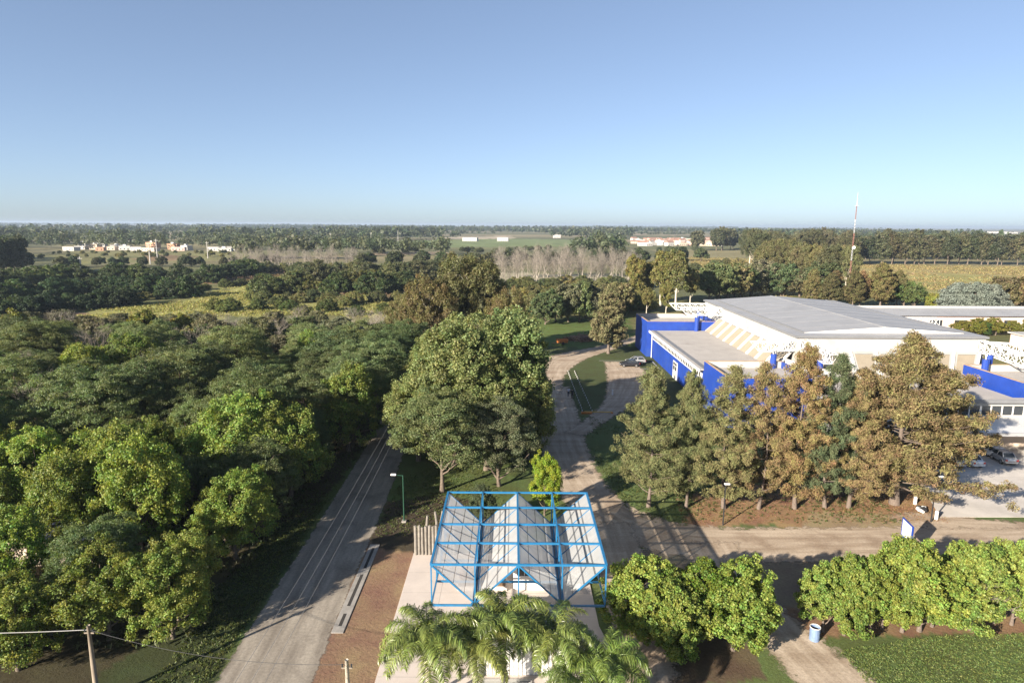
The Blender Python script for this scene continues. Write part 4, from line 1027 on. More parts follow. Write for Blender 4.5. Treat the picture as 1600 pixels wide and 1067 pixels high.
# behind the hall
along('broad_tree', 'leafy_mid', [(1105, 470), (1200, 462), (1290, 466)], 15, 13, [G_DARK, G_OLIVE, G_GREY, (.10, .10, .045)], 'dark rounded tree', 'in the belt right behind the hall', 1.1)
along('brown_cypress', 'conifer_mid', [(1255, 477), (1330, 480), (1405, 478)], 8, 14, [(.15, .105, .05), (.12, .105, .045)], 'brownish cypress', 'in the line behind the hall roof', 1.05)
along('eucalyptus_tree', 'euc_mid', [(1180, 446), (1250, 450), (1320, 455)], 13, 22, [(.125, .125, .055), (.15, .145, .065)], 'tall olive eucalyptus', 'of the stand beyond the hall', .95)
along('eucalyptus_tree', 'euc_mid', [(1165, 420), (1200, 415), (1260, 412), (1340, 415)], 14, 25, [(.10, .105, .05), (.13, .125, .07)], 'grey-olive eucalyptus', 'of the far stand behind the hall', 1.1, 8)
along('broad_tree', 'leafy_mid', [(1415, 478), (1450, 484)], 2, 8.5, (.085, .115, .035), 'mid-green round tree', 'beside the silver conifers')
x, y = gp(1458, 497); T('yellow_tree', 'leafy_mid', x, y, 7.8, (.19, .20, .035), 'yellow-green tree with a pale trunk beside the silver conifers', wid=.75)
for k, (p, q, h) in enumerate([(1492, 500, 11.5), (1518, 503, 12), (1545, 501, 11)]):
    x, y = gp(p, q); T('silver_conifer', 'silver_mid', x, y, h, jit(G_SILVER, .06, .03), f'broad silvery blue-grey conifer, {ORD[k + 1]} from the hall', 'silver conifers behind the low building', wid=.95, var=0)
along('broad_tree', 'leafy_mid', [(1568, 494), (1600, 492), (1640, 492)], 5, 12, [(.075, .075, .03), (.12, .10, .045)], 'dark olive tree', 'beside the silver conifers at the edge')
along('far_eucalypt', 'tall_far', [(1090, 392), (1180, 388), (1260, 388), (1350, 390)], 16, 26, [(.10, .105, .05), (.12, .12, .06)], 'tall hazy tree', 'of the wood far behind the hall', 1.0, 10)
# tree line across the right-hand field
along('windbreak_tree', 'tall_far', [(1325, 412), (1460, 413), (1620, 415)], 22, 23, [(.075, .078, .032), (.095, .09, .04), (.06, .07, .03)], 'tall dark tree', 'in the windbreak across the brown field', .95, 3)
along('windbreak_tree', 'tall_far', [(1325, 405), (1470, 405), (1640, 407)], 16, 25, [(.095, .095, .045), (.075, .08, .04)], 'tall olive tree', 'in the second line of the windbreak', 1.0, 6)
# left-hand scrub and groves beyond the wood
along('dark_tree', 'bush_mid', [(-20, 500), (60, 490), (130, 484), (205, 476)], 16, 6.0, [(.035, .055, .025), (.045, .07, .025)], 'dark green tree', 'in the front of the thicket by the meadow', 1.2)
along('dark_tree', 'bush_mid', [(-20, 476), (80, 466), (180, 460), (290, 466)], 18, 7.5, [(.04, .065, .025), (.06, .09, .03)], 'dark green tree', 'in the middle of the thicket by the meadow', 1.2)
along('dark_tree', 'bush_mid', [(-20, 455), (80, 444), (200, 440), (330, 440), (400, 428)], 22, 8.5, [(.055, .08, .03), (.07, .10, .03)], 'green tree', 'at the back of the thicket by the meadow', 1.25, 4)
along('tall_tree', 'tall_far', [(-30, 432), (10, 428), (45, 425)], 6, 21, [(.06, .07, .03)], 'tall dark tree', 'in the grove at the edge of the view', 1.0, 6)
along('scrub_tree', 'leafy_far', [(90, 420), (170, 416), (250, 418), (340, 416), (430, 412)], 18, 7, [(.05, .07, .03), (.08, .085, .04)], 'scrubby tree', 'before the white houses', 1.0, 6)
# groves in the middle distance
along('grove_tree', 'bush_mid', [(425, 462), (500, 456), (575, 460), (650, 452)], 14, 9, [(.085, .10, .035), (.06, .08, .028), (.11, .115, .035)], 'rounded tree', 'of the grove beyond the meadow', 1.2, 5)
along('grove_tree', 'bush_mid', [(470, 440), (560, 438), (640, 440), (690, 430)], 14, 10, [(.10, .105, .045), (.075, .085, .035)], 'rounded tree', 'at the back of the grove beyond the meadow', 1.2, 6)
along('grove_tree', 'leafy_far', [(560, 420), (640, 415), (720, 418), (800, 412)], 14, 10, [(.06, .075, .03), (.09, .095, .045)], 'dark tree', 'of the belt behind the grove', 1.1, 8)
along('bare_poplar', 'bare_poplar', [(365, 419), (430, 420), (500, 421), (560, 417)], 26, 13, (.2, .2, .2), 'leafless pinkish-grey poplar', 'in the stand beyond the meadow', 1.25, 3)
along('bare_poplar', 'bare_poplar', [(375, 414), (450, 414), (560, 412)], 20, 14, (.2, .2, .2), 'leafless pinkish-grey poplar', 'in the back row beyond the meadow', 1.25, 4)
along('bare_poplar', 'bare_poplar', [(778, 442), (860, 443), (940, 441), (1000, 440)], 30, 16.5, (.2, .2, .2), 'leafless pale poplar', 'in the front row of the pale plantation', 1.2, 2)
along('bare_poplar', 'bare_poplar', [(780, 434), (860, 434), (990, 433)], 26, 17.5, (.2, .2, .2), 'leafless pale poplar', 'in the back row of the pale plantation', 1.2, 3)
along('grove_tree', 'leafy_far', [(800, 415), (870, 413), (950, 412), (1090, 408)], 20, 10.5, [(.045, .06, .025), (.06, .075, .03)], 'dark tree', 'in the belt behind the pale plantation', 1.1, 6)
along('meadow_bush', 'bush_mid', [(300, 495), (400, 480), (520, 492), (600, 497), (660, 505)], 12, 4.0, [(.11, .125, .035), (.075, .10, .03)], 'low green bush', 'along the near side of the meadow', 1.3, 5, 'bush')
along('meadow_bush', 'bush_mid', [(815, 476), (860, 466), (930, 470), (1000, 474)], 24, 5.0, [(.20, .19, .065), (.15, .15, .055)], 'low olive bush', 'in front of the pale plantation', 1.4, 5, 'bush')
along('meadow_bush', 'bush_mid', [(800, 494), (850, 486), (930, 488), (1000, 486)], 20, 5.5, [(.17, .165, .06), (.10, .115, .045), (.20, .185, .07)], 'leafy olive bush', 'along the far edge of the lawn', 1.2, 5, 'bush')
along('field_bush', 'bush_mid', [(1090, 440), (1150, 455), (1210, 445)], 8, 5.5, [(.07, .08, .03)], 'dark low bush', 'in the field behind the blue block', 1.4, 4, 'bush')
SCRUB = [(.15, .155, .055), (.11, .125, .045), (.18, .17, .065), (.085, .10, .04)]
along('scrub_bush', 'bush_mid', [(150, 474), (240, 462), (330, 452), (420, 440)], 16, 3.2, SCRUB, 'scrubby light bush', 'scattered on the open meadow', 1.3, 7, 'bush')
along('scrub_bush', 'bush_mid', [(400, 470), (470, 474), (560, 476), (640, 474)], 18, 4.2, SCRUB, 'scrubby olive bush', 'between the meadow and the grove', 1.3, 6, 'bush')
along('scrub_bush', 'bush_mid', [(330, 432), (420, 426), (520, 428), (640, 424)], 20, 6.0, SCRUB, 'scrubby green bush', 'before the bare poplar stand', 1.3, 8, 'bush')
along('scrub_bush', 'bush_mid', [(778, 450), (860, 450), (940, 449), (1005, 448)], 24, 5.0, SCRUB, 'scrubby pale bush', 'at the foot of the pale plantation', 1.3, 3, 'bush')
along('scrub_bush', 'bush_mid', [(360, 424), (450, 425), (560, 423)], 16, 4.5, SCRUB, 'scrubby dry bush', 'at the foot of the bare poplar stand', 1.3, 3, 'bush')
along('scrub_bush', 'bush_mid', [(1090, 425), (1130, 412), (1165, 420)], 8, 5.0, SCRUB, 'scrubby low bush', 'at the edge of the field behind the hall', 1.3, 6, 'bush')
along('plain_bush', 'leafy_far', [(60, 404), (160, 402), (260, 403), (370, 401)], 22, 4.0, SCRUB, 'small far bush', 'on the pasture before the hamlet', 1.1, 10, 'bush')
along('plain_bush', 'leafy_far', [(70, 398), (180, 396), (300, 397), (410, 396)], 24, 3.4, SCRUB, 'small hazy bush', 'along the fence before the hamlet', 1.1, 8, 'bush')
along('plain_tree', 'leafy_far', [(570, 398), (660, 394), (760, 396), (860, 392)], 22, 6.5, [(.08, .095, .04), (.11, .115, .05)], 'low far tree', 'on the plain behind the groves', 1.1, 14)
along('plain_tree', 'leafy_far', [(860, 398), (940, 395), (1010, 396), (1080, 394)], 16, 6.5, [(.06, .075, .035), (.09, .10, .045)], 'low dark far tree', 'on the plain before the village', 1.1, 12)
# a date palm on the meadow
x, y = gp(57, 488)
dp = empty('date_palm', (x, y, 0), 'short date palm with a round crown at the edge of the meadow', 'palm')
MB().tube([(0, 0, -.1), (0, 0, 2.6)], [.5, .4], 8).build('trunk', M['bark'], dp)
for k in range(20):
    o = link('frond', FROND[k % 5], dp, (0, 0, 2.6)); o.color = (.075, .095, .035, 1); o.rotation_euler = (0, .45 - 1.0 * k / 20, 2.4 * k); o.scale = (1.35, 1.35, 1.35)

# ------------------------------------------------------------------ far woods: one mass per belt
def far_wood(name, label, n, dist, ang, hts, cols, seed, nq, leaf, cluster):
    r = np.random.default_rng(seed); pos = []
    while len(pos) < n:
        # belts run mostly across the view
        d = math.exp(r.uniform(math.log(dist[0]), math.log(dist[1]))); a = R(r.uniform(*ang)); cx, cy = d * math.sin(a), d * math.cos(a)
        L = r.uniform(*cluster) * (d / dist[0]) ** .5; th = r.normal() * .22; m = int(L / r.uniform(5, 9)); wd = r.uniform(4, 40)
        hh = r.uniform(*hts)
        for _ in range(m):
            s = r.uniform(-.5, .5) * L; q = r.normal() * wd * .5
            x = cx + math.cos(th) * s - math.sin(th) * q; y = cy + math.sin(th) * s + math.cos(th) * q
            if blocked(x, y): continue
            pos.append((x, y, hh * r.uniform(.75, 1.2)))
    pos = np.array(pos[:n]); k = len(pos)
    rad = pos[:, 2] * r.uniform(.28, .42, k)
    T_ = k * nq
    d = unit(r.normal(size=(T_, 3))); d[:, 2] = np.abs(d[:, 2]) * 1.0 - .35 * (r.random(T_) < .35)
    u = r.random(T_) ** .4
    lob = 1 + .35 * np.sin(3 * np.arctan2(d[:, 1], d[:, 0]) + np.repeat(r.uniform(0, 6.3, k), nq))
    c = np.repeat(np.stack([pos[:, 0], pos[:, 1], pos[:, 2] * .52], -1), nq, 0)
    rr = np.repeat(rad, nq); hz = np.repeat(pos[:, 2] * .48, nq)
    p = c + np.stack([d[:, 0] * rr * u * lob, d[:, 1] * rr * u * lob, d[:, 2] * hz * u], -1)
    nr = unit(d + r.normal(size=(T_, 3)) * .5); t1 = unit(np.cross(nr, r.normal(size=(T_, 3)))); t2 = np.cross(nr, t1)
    s = (leaf * np.repeat(pos[:, 2] / 15, nq)) * r.uniform(.6, 1.3, T_)
    V = np.stack([p - t1 * s[:, None], p + t2 * s[:, None] * .8, p + t1 * s[:, None], p - t2 * s[:, None] * .8], 1).reshape(-1, 3); V[:, 2] = np.maximum(V[:, 2], .02)
    val = np.clip(np.repeat(r.random(k), nq) * .5 + .5 * r.random(T_), 0, 1); hue = np.clip(np.repeat(r.random(k), nq) * .8 + .2 * r.random(T_), 0, 1)
    tint = np.repeat(np.stack([val, hue, val, np.ones(T_)], -1), 4, 0)
    o = link(name, mesh_np(name, V, np.arange(T_ * 4).reshape(-1, 4), M['leaf'], tint)); o.color = (*cols, 1); tag(o, label, 'wood', kind='stuff')

CLEAR = [px((60, 392), (400, 392), (420, 402), (60, 412)), px((1040, 400), (1330, 400), (1700, 412), (1700, 470), (1040, 470)), px((590, 377), (800, 372), (1000, 375), (980, 386), (600, 390)),
         px((690, 369), (860, 368), (860, 373), (690, 374)), px((985, 369), (1140, 368), (1140, 385), (985, 384)), px((1540, 366), (1700, 368), (1700, 380), (1540, 376)), px((60, 371), (300, 371), (290, 377), (60, 378))]
def blocked(x, y):
    q = x / y
    if y < 700 and -.76 < q < -.43: return True
    if y < 1000 and .17 < q < .36: return True
    if y < 900 and -.10 < q < .12 and y > 560: return True
    for c in CLEAR:
        if bool(inside(np.array([x]), np.array([y]), c)[0]): return True
    return False
far_wood('distant_wood', 'dark belts of trees across the plain in the middle distance', 1700, (560, 1250), (-43, 43), (9, 20), (.066, .080, .036), 71, 80, 1.0, (30, 130))
far_wood('distant_wood', 'hazy belts of trees across the far plain', 4800, (1000, 3400), (-43, 43), (10, 23), (.058, .072, .034), 72, 28, 2.1, (80, 420))
far_wood('distant_wood', 'blue-grey line of woods along the horizon', 5000, (3000, 11000), (-43, 43), (12, 26), (.055, .068, .036), 73, 13, 4.0, (200, 1200))

# ------------------------------------------------------------------ lamps, poles, cables
def lamp(name, x, y, h, mat, label, arm=(-.9, 0), head='cobra', plinth=False):
    e = empty(name, (x, y, 0), label, 'street lamp')
    MB().tube([(0, 0, 0), (0, 0, h * .5), (0, 0, h)], [.075, .06, .05], 8).build('post', mat, e)
    if plinth: MB().box(-.22, .22, -.22, .22, 0, .18).build('plinth', M['concrete_dark'], e)
    bar('arm', (0, 0, h - .05), (arm[0], arm[1], h + .08), .06, .06, mat, e)
    MB().box(arm[0] - .42, arm[0] + .12, arm[1] - .13, arm[1] + .13, h + .02, h + .17).build('lamp_head', M['white'], e, bevel=.04)
    return e
lamp('street_lamp', -10.6, 59.2, 4.9, M['green_paint'], 'slim green street lamp with a white head beside the paved road', (-.75, -.1), plinth=True)
lamp('street_lamp', 20.9, 58.9, 4.2, M['black'], 'thin black lamp post on the verge before the third cypress', (.3, 0))
e = lamp('street_lamp', 42.0, 59.8, 4.7, M['black'], 'black lamp post at the corner of the car park', (.55, 0))
bar('arm', (0, 0, 4.65), (-.5, 0, 4.75), .06, .06, M['black'], e)
def pole(x, y, h, label, mat, xa=True):
    e = empty('utility_pole', (x, y, 0), label, 'pole')
    MB().tube([(0, 0, -.3), (0, 0, h * .5), (0, 0, h)], [.16, .14, .10], 9).build('post', mat, e, smooth=True)
    if xa: bar('bracket', (-.3, 0, h - .5), (.3, 0, h - .5), .07, .09, M['wood_pole'], e)
    for s in (-.25, .25): MB().tube([(s, 0, h - .45), (s, 0, h - .27)], .045, 6).build('insulator', M['glass_dark'], e)
    return e
pole(-25.4, 34.8, 5.2, 'wooden utility pole among the front trees of the wood', M['wood_pole'])
pole(-8.95, 31.3, 5.6, 'pale utility pole at the edge of the paved road near the palms', M['bark_pale'])
pole(-13.2, 86.5, 8.0, 'tall utility pole where the three cables end by the poplar clump', M['wood_pole'])
pole(-12.4, 8, 8.0, 'utility pole that carries the near end of the three cables', M['wood_pole'])
def cable(p, q, sag, r, mat, label):
    p, q = np.array(p, float), np.array(q, float); n = 22; t = np.linspace(0, 1, n); P = p + (q - p) * t[:, None]; P[:, 2] -= sag * 4 * t * (1 - t)
    V, F = tubes_np([(P - p, np.full(n, r))], 5); o = link('cable', mesh_np('cable', V, F, mat)); o.location = p; tag(o, label, 'cable', 'overhead cables')
for k, dx in enumerate((-.8, 0, .75)):
    cable((-12.6 + dx, 8, 7.6), (-13.2 + dx * .8, 86.5, 7.6), 1.0, .012, M['wire'], ['overhead cable on the wood side above the paved road', 'middle one of the three cables above the paved road', 'overhead cable nearest the blue canopy above the paved road'][k])
cable((-25.4, 34.8, 4.9), (-8.95, 31.3, 5.3), .7, .016, M['black_wire'], 'thin black cable crossing the paved road between two poles')
cable((-60, 36, 5.2), (-25.4, 34.8, 4.9), .8, .03, M['wire'], 'grey cable running into the wood from the wooden pole')

# ------------------------------------------------------------------ small things along the road
for k, (x, y, lab) in enumerate(((41.0, 64.6, 'white bollard beside the trunk of the largest cypress'), (42.9, 60.4, 'white bollard at the foot of the car park lamp post'))):
    e = empty('bollard', (x + (2.0 if k == 0 else 0), y - (.6 if k == 0 else 0), 0), lab, 'bollard', 'white bollards')
    MB().tube([(0, 0, 0), (0, 0, .75), (0, 0, .82)], [.17, .17, .12], 10).build('post', M['white'], e); MB().tube([(0, 0, .822), (0, 0, .90)], [.19, .15], 10).build('cap', M['white'], e)
bx, by = gp(1440, 798)
e = empty('rubble', (bx, by, 0), 'small heap of black and white rubble at the car park corner', 'rubble')
for k in range(7): MB().box(-.3, .3, -.22, .22, 0, .3).build('block', M['black'] if k % 3 else M['white'], e, (rnd.uniform(-.5, .6), rnd.uniform(-.3, .3), rnd.uniform(0, .15)), bevel=.05).rotation_euler = (rnd.uniform(-.4, .4), rnd.uniform(-.4, .4), rnd.uniform(0, 3))
dx, dy = gp(1272, 999)
e = empty('drum', (dx, dy, 0), 'open blue-white steel drum standing at the end of the bushy row', 'drum')
q = MB(); n = 16; prof = [(.30, 0), (.31, .02), (.31, .3), (.325, .32), (.31, .34), (.31, .6), (.325, .62), (.31, .64), (.31, .9), (.325, .92), (.29, .92), (.28, .75)]
for r_, z in prof:
    for k in range(n): q.v.append((r_ * math.cos(2 * math.pi * k / n), r_ * math.sin(2 * math.pi * k / n), z))
for i in range(len(prof) - 1):
    for k in range(n): q.f.append((i * n + k, i * n + (k + 1) % n, (i + 1) * n + (k + 1) % n, (i + 1) * n + k)); q.m.append(0)
q.f.append(tuple((len(prof) - 1) * n + k for k in range(n))); q.m.append(1)
q.build('shell', [M['drum'], M['slot']], e, smooth=False).scale = (1.1, 1.1, 1.1)
MB().tube([(.35 * math.cos(2 * math.pi * k / 16), .35 * math.sin(2 * math.pi * k / 16), 1.015) for k in range(17)], .03, 6, cap=False).build('rim', M['white'], e)
# billboard seen at an angle, on two posts
sx, sy = gp(1412, 872)
e = empty('billboard', (sx, sy, 0), 'blank white billboard in a blue frame standing behind the bushy row', 'sign', rz=R(-98))
for s in (-.8, .8): bar('post', (s, .09, 0), (s, .09, 3.4), .1, .1, M['blue_wall'], e)
MB().box(-.85, .85, -.03, .03, 1.9, 3.4).build('board', M['white'], e)
for p, q2 in (((-.9, 0, 1.87), (.9, 0, 1.87)), ((-.9, 0, 3.43), (.9, 0, 3.43)), ((-.9, 0, 1.87), (-.9, 0, 3.43)), ((.9, 0, 1.87), (.9, 0, 3.43))): bar('frame', p, q2, .10, .10, M['blue_wall'], e)
bar('brace', (-1.0, .9, 0), (-1.0, .05, 2.4), .06, .06, M['white'], e)
# rows of white-painted kerb blocks along the dirt road
for row, (xa, xb, nb, lab) in enumerate(((11.2, 11.3, 19, 'row of white kerb blocks beside the dirt road'), (12.75, 12.6, 19, 'row of white kerb blocks on the lawn side of the strip'))):
    e = empty('kerb_row', (xa, 97.4, 0), lab, 'kerb', 'white kerb rows')
    me = MB().box(-.07, .07, -.22, .22, 0, .2).mesh('kerb_block', M['white_wall'])
    for k in range(nb): o = link('kerb_block', me, e, ((xb - xa) * k / nb + rnd.uniform(-.03, .03), .5 + k * 1.55, 0)); o.rotation_euler = (0, 0, rnd.uniform(-.08, .08))
e = empty('barrier', (11.2, 96.6, 0), 'low yellow and orange barrier lying across the end of the kerb rows', 'barrier')
MB().box(-.3, 1.4, -.14, .14, 0, .3).build('kerb_end', M['orange'], e, bevel=.03); bar('plank', (.2, .05, .32), (4.6, .25, .22), .14, .1, M['yellow'], e)
MB().box(4.4, 4.7, .1, .4, 0, .2).build('foot', M['orange'], e)
px_, py_ = gp(957, 617)
MB().tube([(0, 0, 0), (0, 0, .9), (0, 0, 1.0)], [.14, .13, .05], 8).build('marker_post', M['white'], None, (px_, py_, 0)); tag(COL.objects[-1], 'short white marker post on the shaded dirt track', 'post')
# lime lines around the parking place
q = MB(); q.box(21.6, 30.6, 128.6, 128.85, .024, .030); q.box(30.3, 30.55, 128.86, 136, .024, .030); q.box(19, 28, 136.4, 136.6, .024, .030); tag(q.build('parking_lines', M['white_wall']), kind='structure')
b = MB().box(1022 / 1000 * 0 + 26.8, 28.6, 118.8, 121.2, 0, .08); tag(b.build('doorstep', M['slab']), kind='structure')

# ------------------------------------------------------------------ brush pile, skip, shed
bx, by = gp(912, 531)
e = empty('brush_pile', (bx, by, 0), 'heap of brown cut branches on the lawn before the trees', 'brush pile')
r_ = np.random.default_rng(91); it = []
for k in range(260):
    a = r_.uniform(0, 6.28); rr = r_.random() ** .6; c = np.array([math.cos(a) * rr * 5.2, math.sin(a) * rr * 3.4, .1 + 1.7 * (1 - rr) * r_.random()]); d = unit(np.array([r_.normal(), r_.normal(), r_.normal() * .28])) * r_.uniform(.5, 1.7)
    it.append(limb(r_, c - d, c + d, r_.uniform(.03, .09), .02, 4, .08))
V, F = tubes_np(it, 5); V[:, 2] = np.maximum(V[:, 2], .01); link('branches', mesh_np('branches', V, F, M['brush']), e)
C = np.stack([r_.normal(size=60) * 2.6, r_.normal(size=60) * 1.6, r_.uniform(.1, .6, 60)], -1); v, f, t = leaves(r_, C, np.full(60, .6), 22, .4, .5, .4); o = link('dead_leaves', mesh_np('dead_leaves', v, f, M['leaf'], t), e); o.color = (.16, .09, .05, 1)
sx, sy = gp(878, 538)
e = empty('farm_trailer', (sx, sy, 0), 'small orange tipping trailer parked on the lawn beside the brush pile', 'trailer', rz=.05)
q = MB(); q.poly([(-1.3, -.8, .5), (1.3, -.8, .5), (1.3, .8, .5), (-1.3, .8, .5)])
for a, c in (((-1.3, -.8), (1.3, -.8)), ((1.3, -.8), (1.3, .8)), ((1.3, .8), (-1.3, .8)), ((-1.3, .8), (-1.3, -.8))):
    q.prism([(a[0], a[1], .5), (c[0], c[1], .5), (c[0] * 1.12, c[1] * 1.1, 1.25), (a[0] * 1.12, a[1] * 1.1, 1.25)], ((a[1] - c[1]) * .0 + .04 * (1 if abs(a[0]) == 1.3 and a[0] == c[0] else 0), .04 if a[1] == c[1] else 0, 0))
q.build('tub', M['orange'], e); bar('drawbar', (-1.3, 0, .45), (-2.5, 0, .4), .1, .1, M['rust'], e)
for s in (-.85, .85): MB().tube([(.2, s - .1, .36), (.2, s + .1, .36)], .36, 12).build('wheel', M['tyre'], e)
e = empty('shed', (-39.5, 53.0, 0), 'shed with a dark blue metal roof half hidden among the front trees', 'shed')
MB().box(-4, 4, -2.4, 2.4, 0, 2.6).build('wall', M['plaster_tan'], e); MB().poly([(-4.4, -2.8, 2.55), (4.4, -2.8, 2.55), (4.4, 2.8, 3.4), (-4.4, 2.8, 3.4)]).build('roof', M['tarp'], e)
MB().box(-.5, .5, -2.44, -2.403, 0, 2.1).build('door', M['wood_pole'], e)

# ------------------------------------------------------------------ cars
def car(x, y, rz, paint, label, van=False):
    e = empty('parked_car', (x, y, 0), label, 'car', 'parked cars', rz)
    # lofted body: cross-sections along the length (x forward)
    sec = [(-2.08, .55, .70, .62), (-2.02, .36, .92, .76), (-1.5, .30, .98, .82), (-.4, .28, .96, .84), (.75, .28, .94, .84), (1.5, .30, .86, .80), (2.0, .36, .72, .70), (2.1, .46, .60, .58)]
    q = MB()
    for xx, z0, z1, w in sec:
        for yy, zz in ((-w * .9, z0), (-w, z0 + .12), (-w, z1 - .14), (-w * .9, z1), (w * .9, z1), (w, z1 - .14), (w, z0 + .12), (w * .9, z0)): q.v.append((xx, yy, zz))
    for i in range(len(sec) - 1):
        for k in range(8): q.f.append((i * 8 + k, i * 8 + (k + 1) % 8, (i + 1) * 8 + (k + 1) % 8, (i + 1) * 8 + k)); q.m.append(0)
    q.f += [tuple(range(7, -1, -1)), tuple(range((len(sec) - 1) * 8, len(sec) * 8))]; q.m += [0, 0]
    body = q.build('body', paint, e)
    # cabin: glass sides, painted roof
    back = -1.95 if van else -1.55
    lo = [(back, -.74), (1.0, -.76), (1.0, .76), (back, .74)]; hi = [(back + .42, -.58), (.25, -.60), (.25, .60), (back + .42, .58)]
    q = MB(); L = [(a, c, .935) for a, c in lo]; H_ = [(a, c, 1.42) for a, c in hi]
    for i in range(4):
        j = (i + 1) % 4; q.poly([L[i], L[j], H_[j], H_[i]])
    q.build('windows', M['glass_dark'], e)
    MB().prism([(a * 1.0, c, 1.42) for a, c in hi], (0, 0, .05)).build('roof', paint, e, bevel=.02)
    for i in (0, 1, 2, 3): bar('pillar', L[i], H_[i], .07, .07, paint, e)
    for s in (-1, 1): bar('pillar', (-.35, s * .755, .935), (-.4, s * .60, 1.42), .07, .06, paint, e)
    for sx in (-1.3, 1.3):
        for s in (-1, 1):
            w = MB().tube([(sx, s * .66, .31), (sx, s * .85, .31)], .31, 14).build('wheel', M['tyre'], e); MB().tube([(sx, s * .853, .31), (sx, s * .86, .31)], .19, 10).build('rim', M['rim'], w)
    for s in (-1, 1):
        MB().box(-2.085, -2.0, s * .62 - .13, s * .62 + .13, .66, .86).build('tail_light', M['lamp_red'], e); MB().box(1.98, 2.09, s * .5 - .14, s * .5 + .14, .58, .70).build('headlight', M['lamp_clear'], e)
        MB().box(.62, .78, s * .84 - .04, s * .84 + .12 * s + .04, .95, 1.07).build('mirror', paint, e)
    MB().box(-2.13, -2.06, -.7, .7, .40, .58).build('bumper', paint, e); MB().box(-2.14, -2.131, -.24, .24, .46, .56).build('number_plate', M['white'], e)
    return e
car(24.6, 131.0, R(180), M['car_black'], 'black hatchback parked side-on beside the blue corner block')
car(26.4, 133.9, R(180), M['car_silver'], 'pale grey car parked behind the black one at the blue block', True)
x, y = gp(1515, 726); car(x, y + .6, R(93), M['car_white'], 'white saloon parked under the tip of the largest cypress')
x, y = gp(1569, 722); car(x, y + .6, R(84), M['car_silver'], 'silver saloon parked in the open by the hall entrance')
x, y = gp(1553, 714); car(x, y + .6, R(90), M['car_white'], 'white hatchback beside the silver saloon, partly behind branches', True)
x, y = gp(1487, 726); car(x, y + .6, R(90), M['car_silver'], 'grey car almost hidden below the branches of the largest cypress')

# ------------------------------------------------------------------ two people walking on the dirt road
def person(x, y, rz, h, top, legs, label, stride=.16, arms=.0):
    s = h / 1.75; verts = []; edges = []; rad = []
    def v(p, r, par=None):
        verts.append(tuple(c * s for c in p)); rad.append(r * s)
        if par is not None: edges.append((par, len(verts) - 1))
        return len(verts) - 1
    pel = v((0, 0, .95), .15); ab = v((0, 0, 1.12), .13, pel); ch = v((0, 0, 1.32), .155, ab); nk = v((0, .01, 1.48), .062, ch); hd = v((0, .03, 1.60), .095, nk); ht = v((0, .025, 1.70), .075, hd)
    for sg in (-1, 1):
        hp_ = v((sg * .10, 0, .86), .105, pel); kn = v((sg * .11, sg * stride * .5 + .03, .50), .068, hp_); an = v((sg * .11, sg * stride - .03, .10), .043, kn); v((sg * .12, sg * stride + .13, .04), .04, an)
        sh = v((sg * .19, 0, 1.40), .068, ch); el = v((sg * .26, -.03 - sg * stride * .3, 1.12), .05, sh); wr = v((sg * .25, .08 - sg * stride * .5, .88), .036, el); pm = v((sg * .24, .11 - sg * stride * .5, .80), .030, wr)
        for k in range(4): v((sg * (.262 - .018 * k), .13 - sg * stride * .5 + .008 * k, .71 - .01 * (1.5 - abs(k - 1.5))), .0095, pm)
        v((sg * .205, .15 - sg * stride * .5, .76), .011, pm)
    me = bpy.data.meshes.new('person'); me.from_pydata(verts, edges, []); o = bpy.data.objects.new('tmp', me); COL.objects.link(o)
    m = o.modifiers.new('skin', 'SKIN'); sk = me.skin_vertices[0].data
    for i, r in enumerate(rad): sk[i].radius = (r, r)
    sk[0].use_root = True
    o.modifiers.new('sub', 'SUBSURF').levels = 1
    o.modifiers['sub'].render_levels = 1
    dg = bpy.context.evaluated_depsgraph_get(); me2 = bpy.data.meshes.new_from_object(o.evaluated_get(dg)); bpy.data.objects.remove(o)
    me2.materials.clear()
    for mt in (M['skin'], top, legs, M['hair'], M['cloth_black']): me2.materials.append(mt)
    for p in me2.polygons:
        z = p.center.z / s; ax = abs(p.center.x) / s
        if z > 1.62 or (z > 1.54 and p.center.y / s < .0): p.material_index = 3
        elif z > 1.45: p.material_index = 0
        elif z < .10: p.material_index = 4
        elif ax > .215 and z < 1.16: p.material_index = 0
        elif z > .97 or (ax > .2 and z > .9): p.material_index = 1
        else: p.material_index = 2
        p.use_smooth = True
    e = empty('person', (x, y, .012), label, 'person', 'people walking', rz); link('body', me2, e)
x, y = gp(888, 620); person(x, y, 0.1, 1.72, M['cloth_white'], M['cloth_navy'], 'person in a white top walking away on the shaded dirt road')
x, y = gp(894, 623); person(x, y, -.1, 1.78, M['cloth_black'], M['cloth_black'], 'person in black walking on the shaded dirt road', .10)

# ------------------------------------------------------------------ radio mast
mx_, my_ = gp(1324, 470)
e = empty('radio_mast', (mx_, my_, 0), 'tall red and white lattice radio mast behind the hall', 'mast')
zt = 37.0; nb = 7
for k in range(nb):
    z0, z1 = zt * k / nb, zt * (k + 1) / nb; q = MB(); r0 = .34 - .025 * k; P = [(r0 * math.cos(a), r0 * math.sin(a)) for a in (0, 2.094, 4.189)]
    for i in range(3):
        a, c = P[i], P[(i + 1) % 3]; q.tube([(*a, z0), (*a, z1)], .028, 5); m = 4
        for j in range(m):
            za, zb_ = z0 + (z1 - z0) * j / m, z0 + (z1 - z0) * (j + 1) / m; q.tube([(*a, za), (*c, zb_)], .025, 4); q.tube([(*c, za), (*a, zb_)], .025, 4); q.tube([(*a, za), (*c, za)], .025, 4)
    q.build('lattice_section', M['red'] if k % 2 == 0 else M['rim'], e)
MB().tube([(0, 0, zt), (0, 0, zt + 5)], [.09, .04], 6).build('antenna', M['rim'], e)
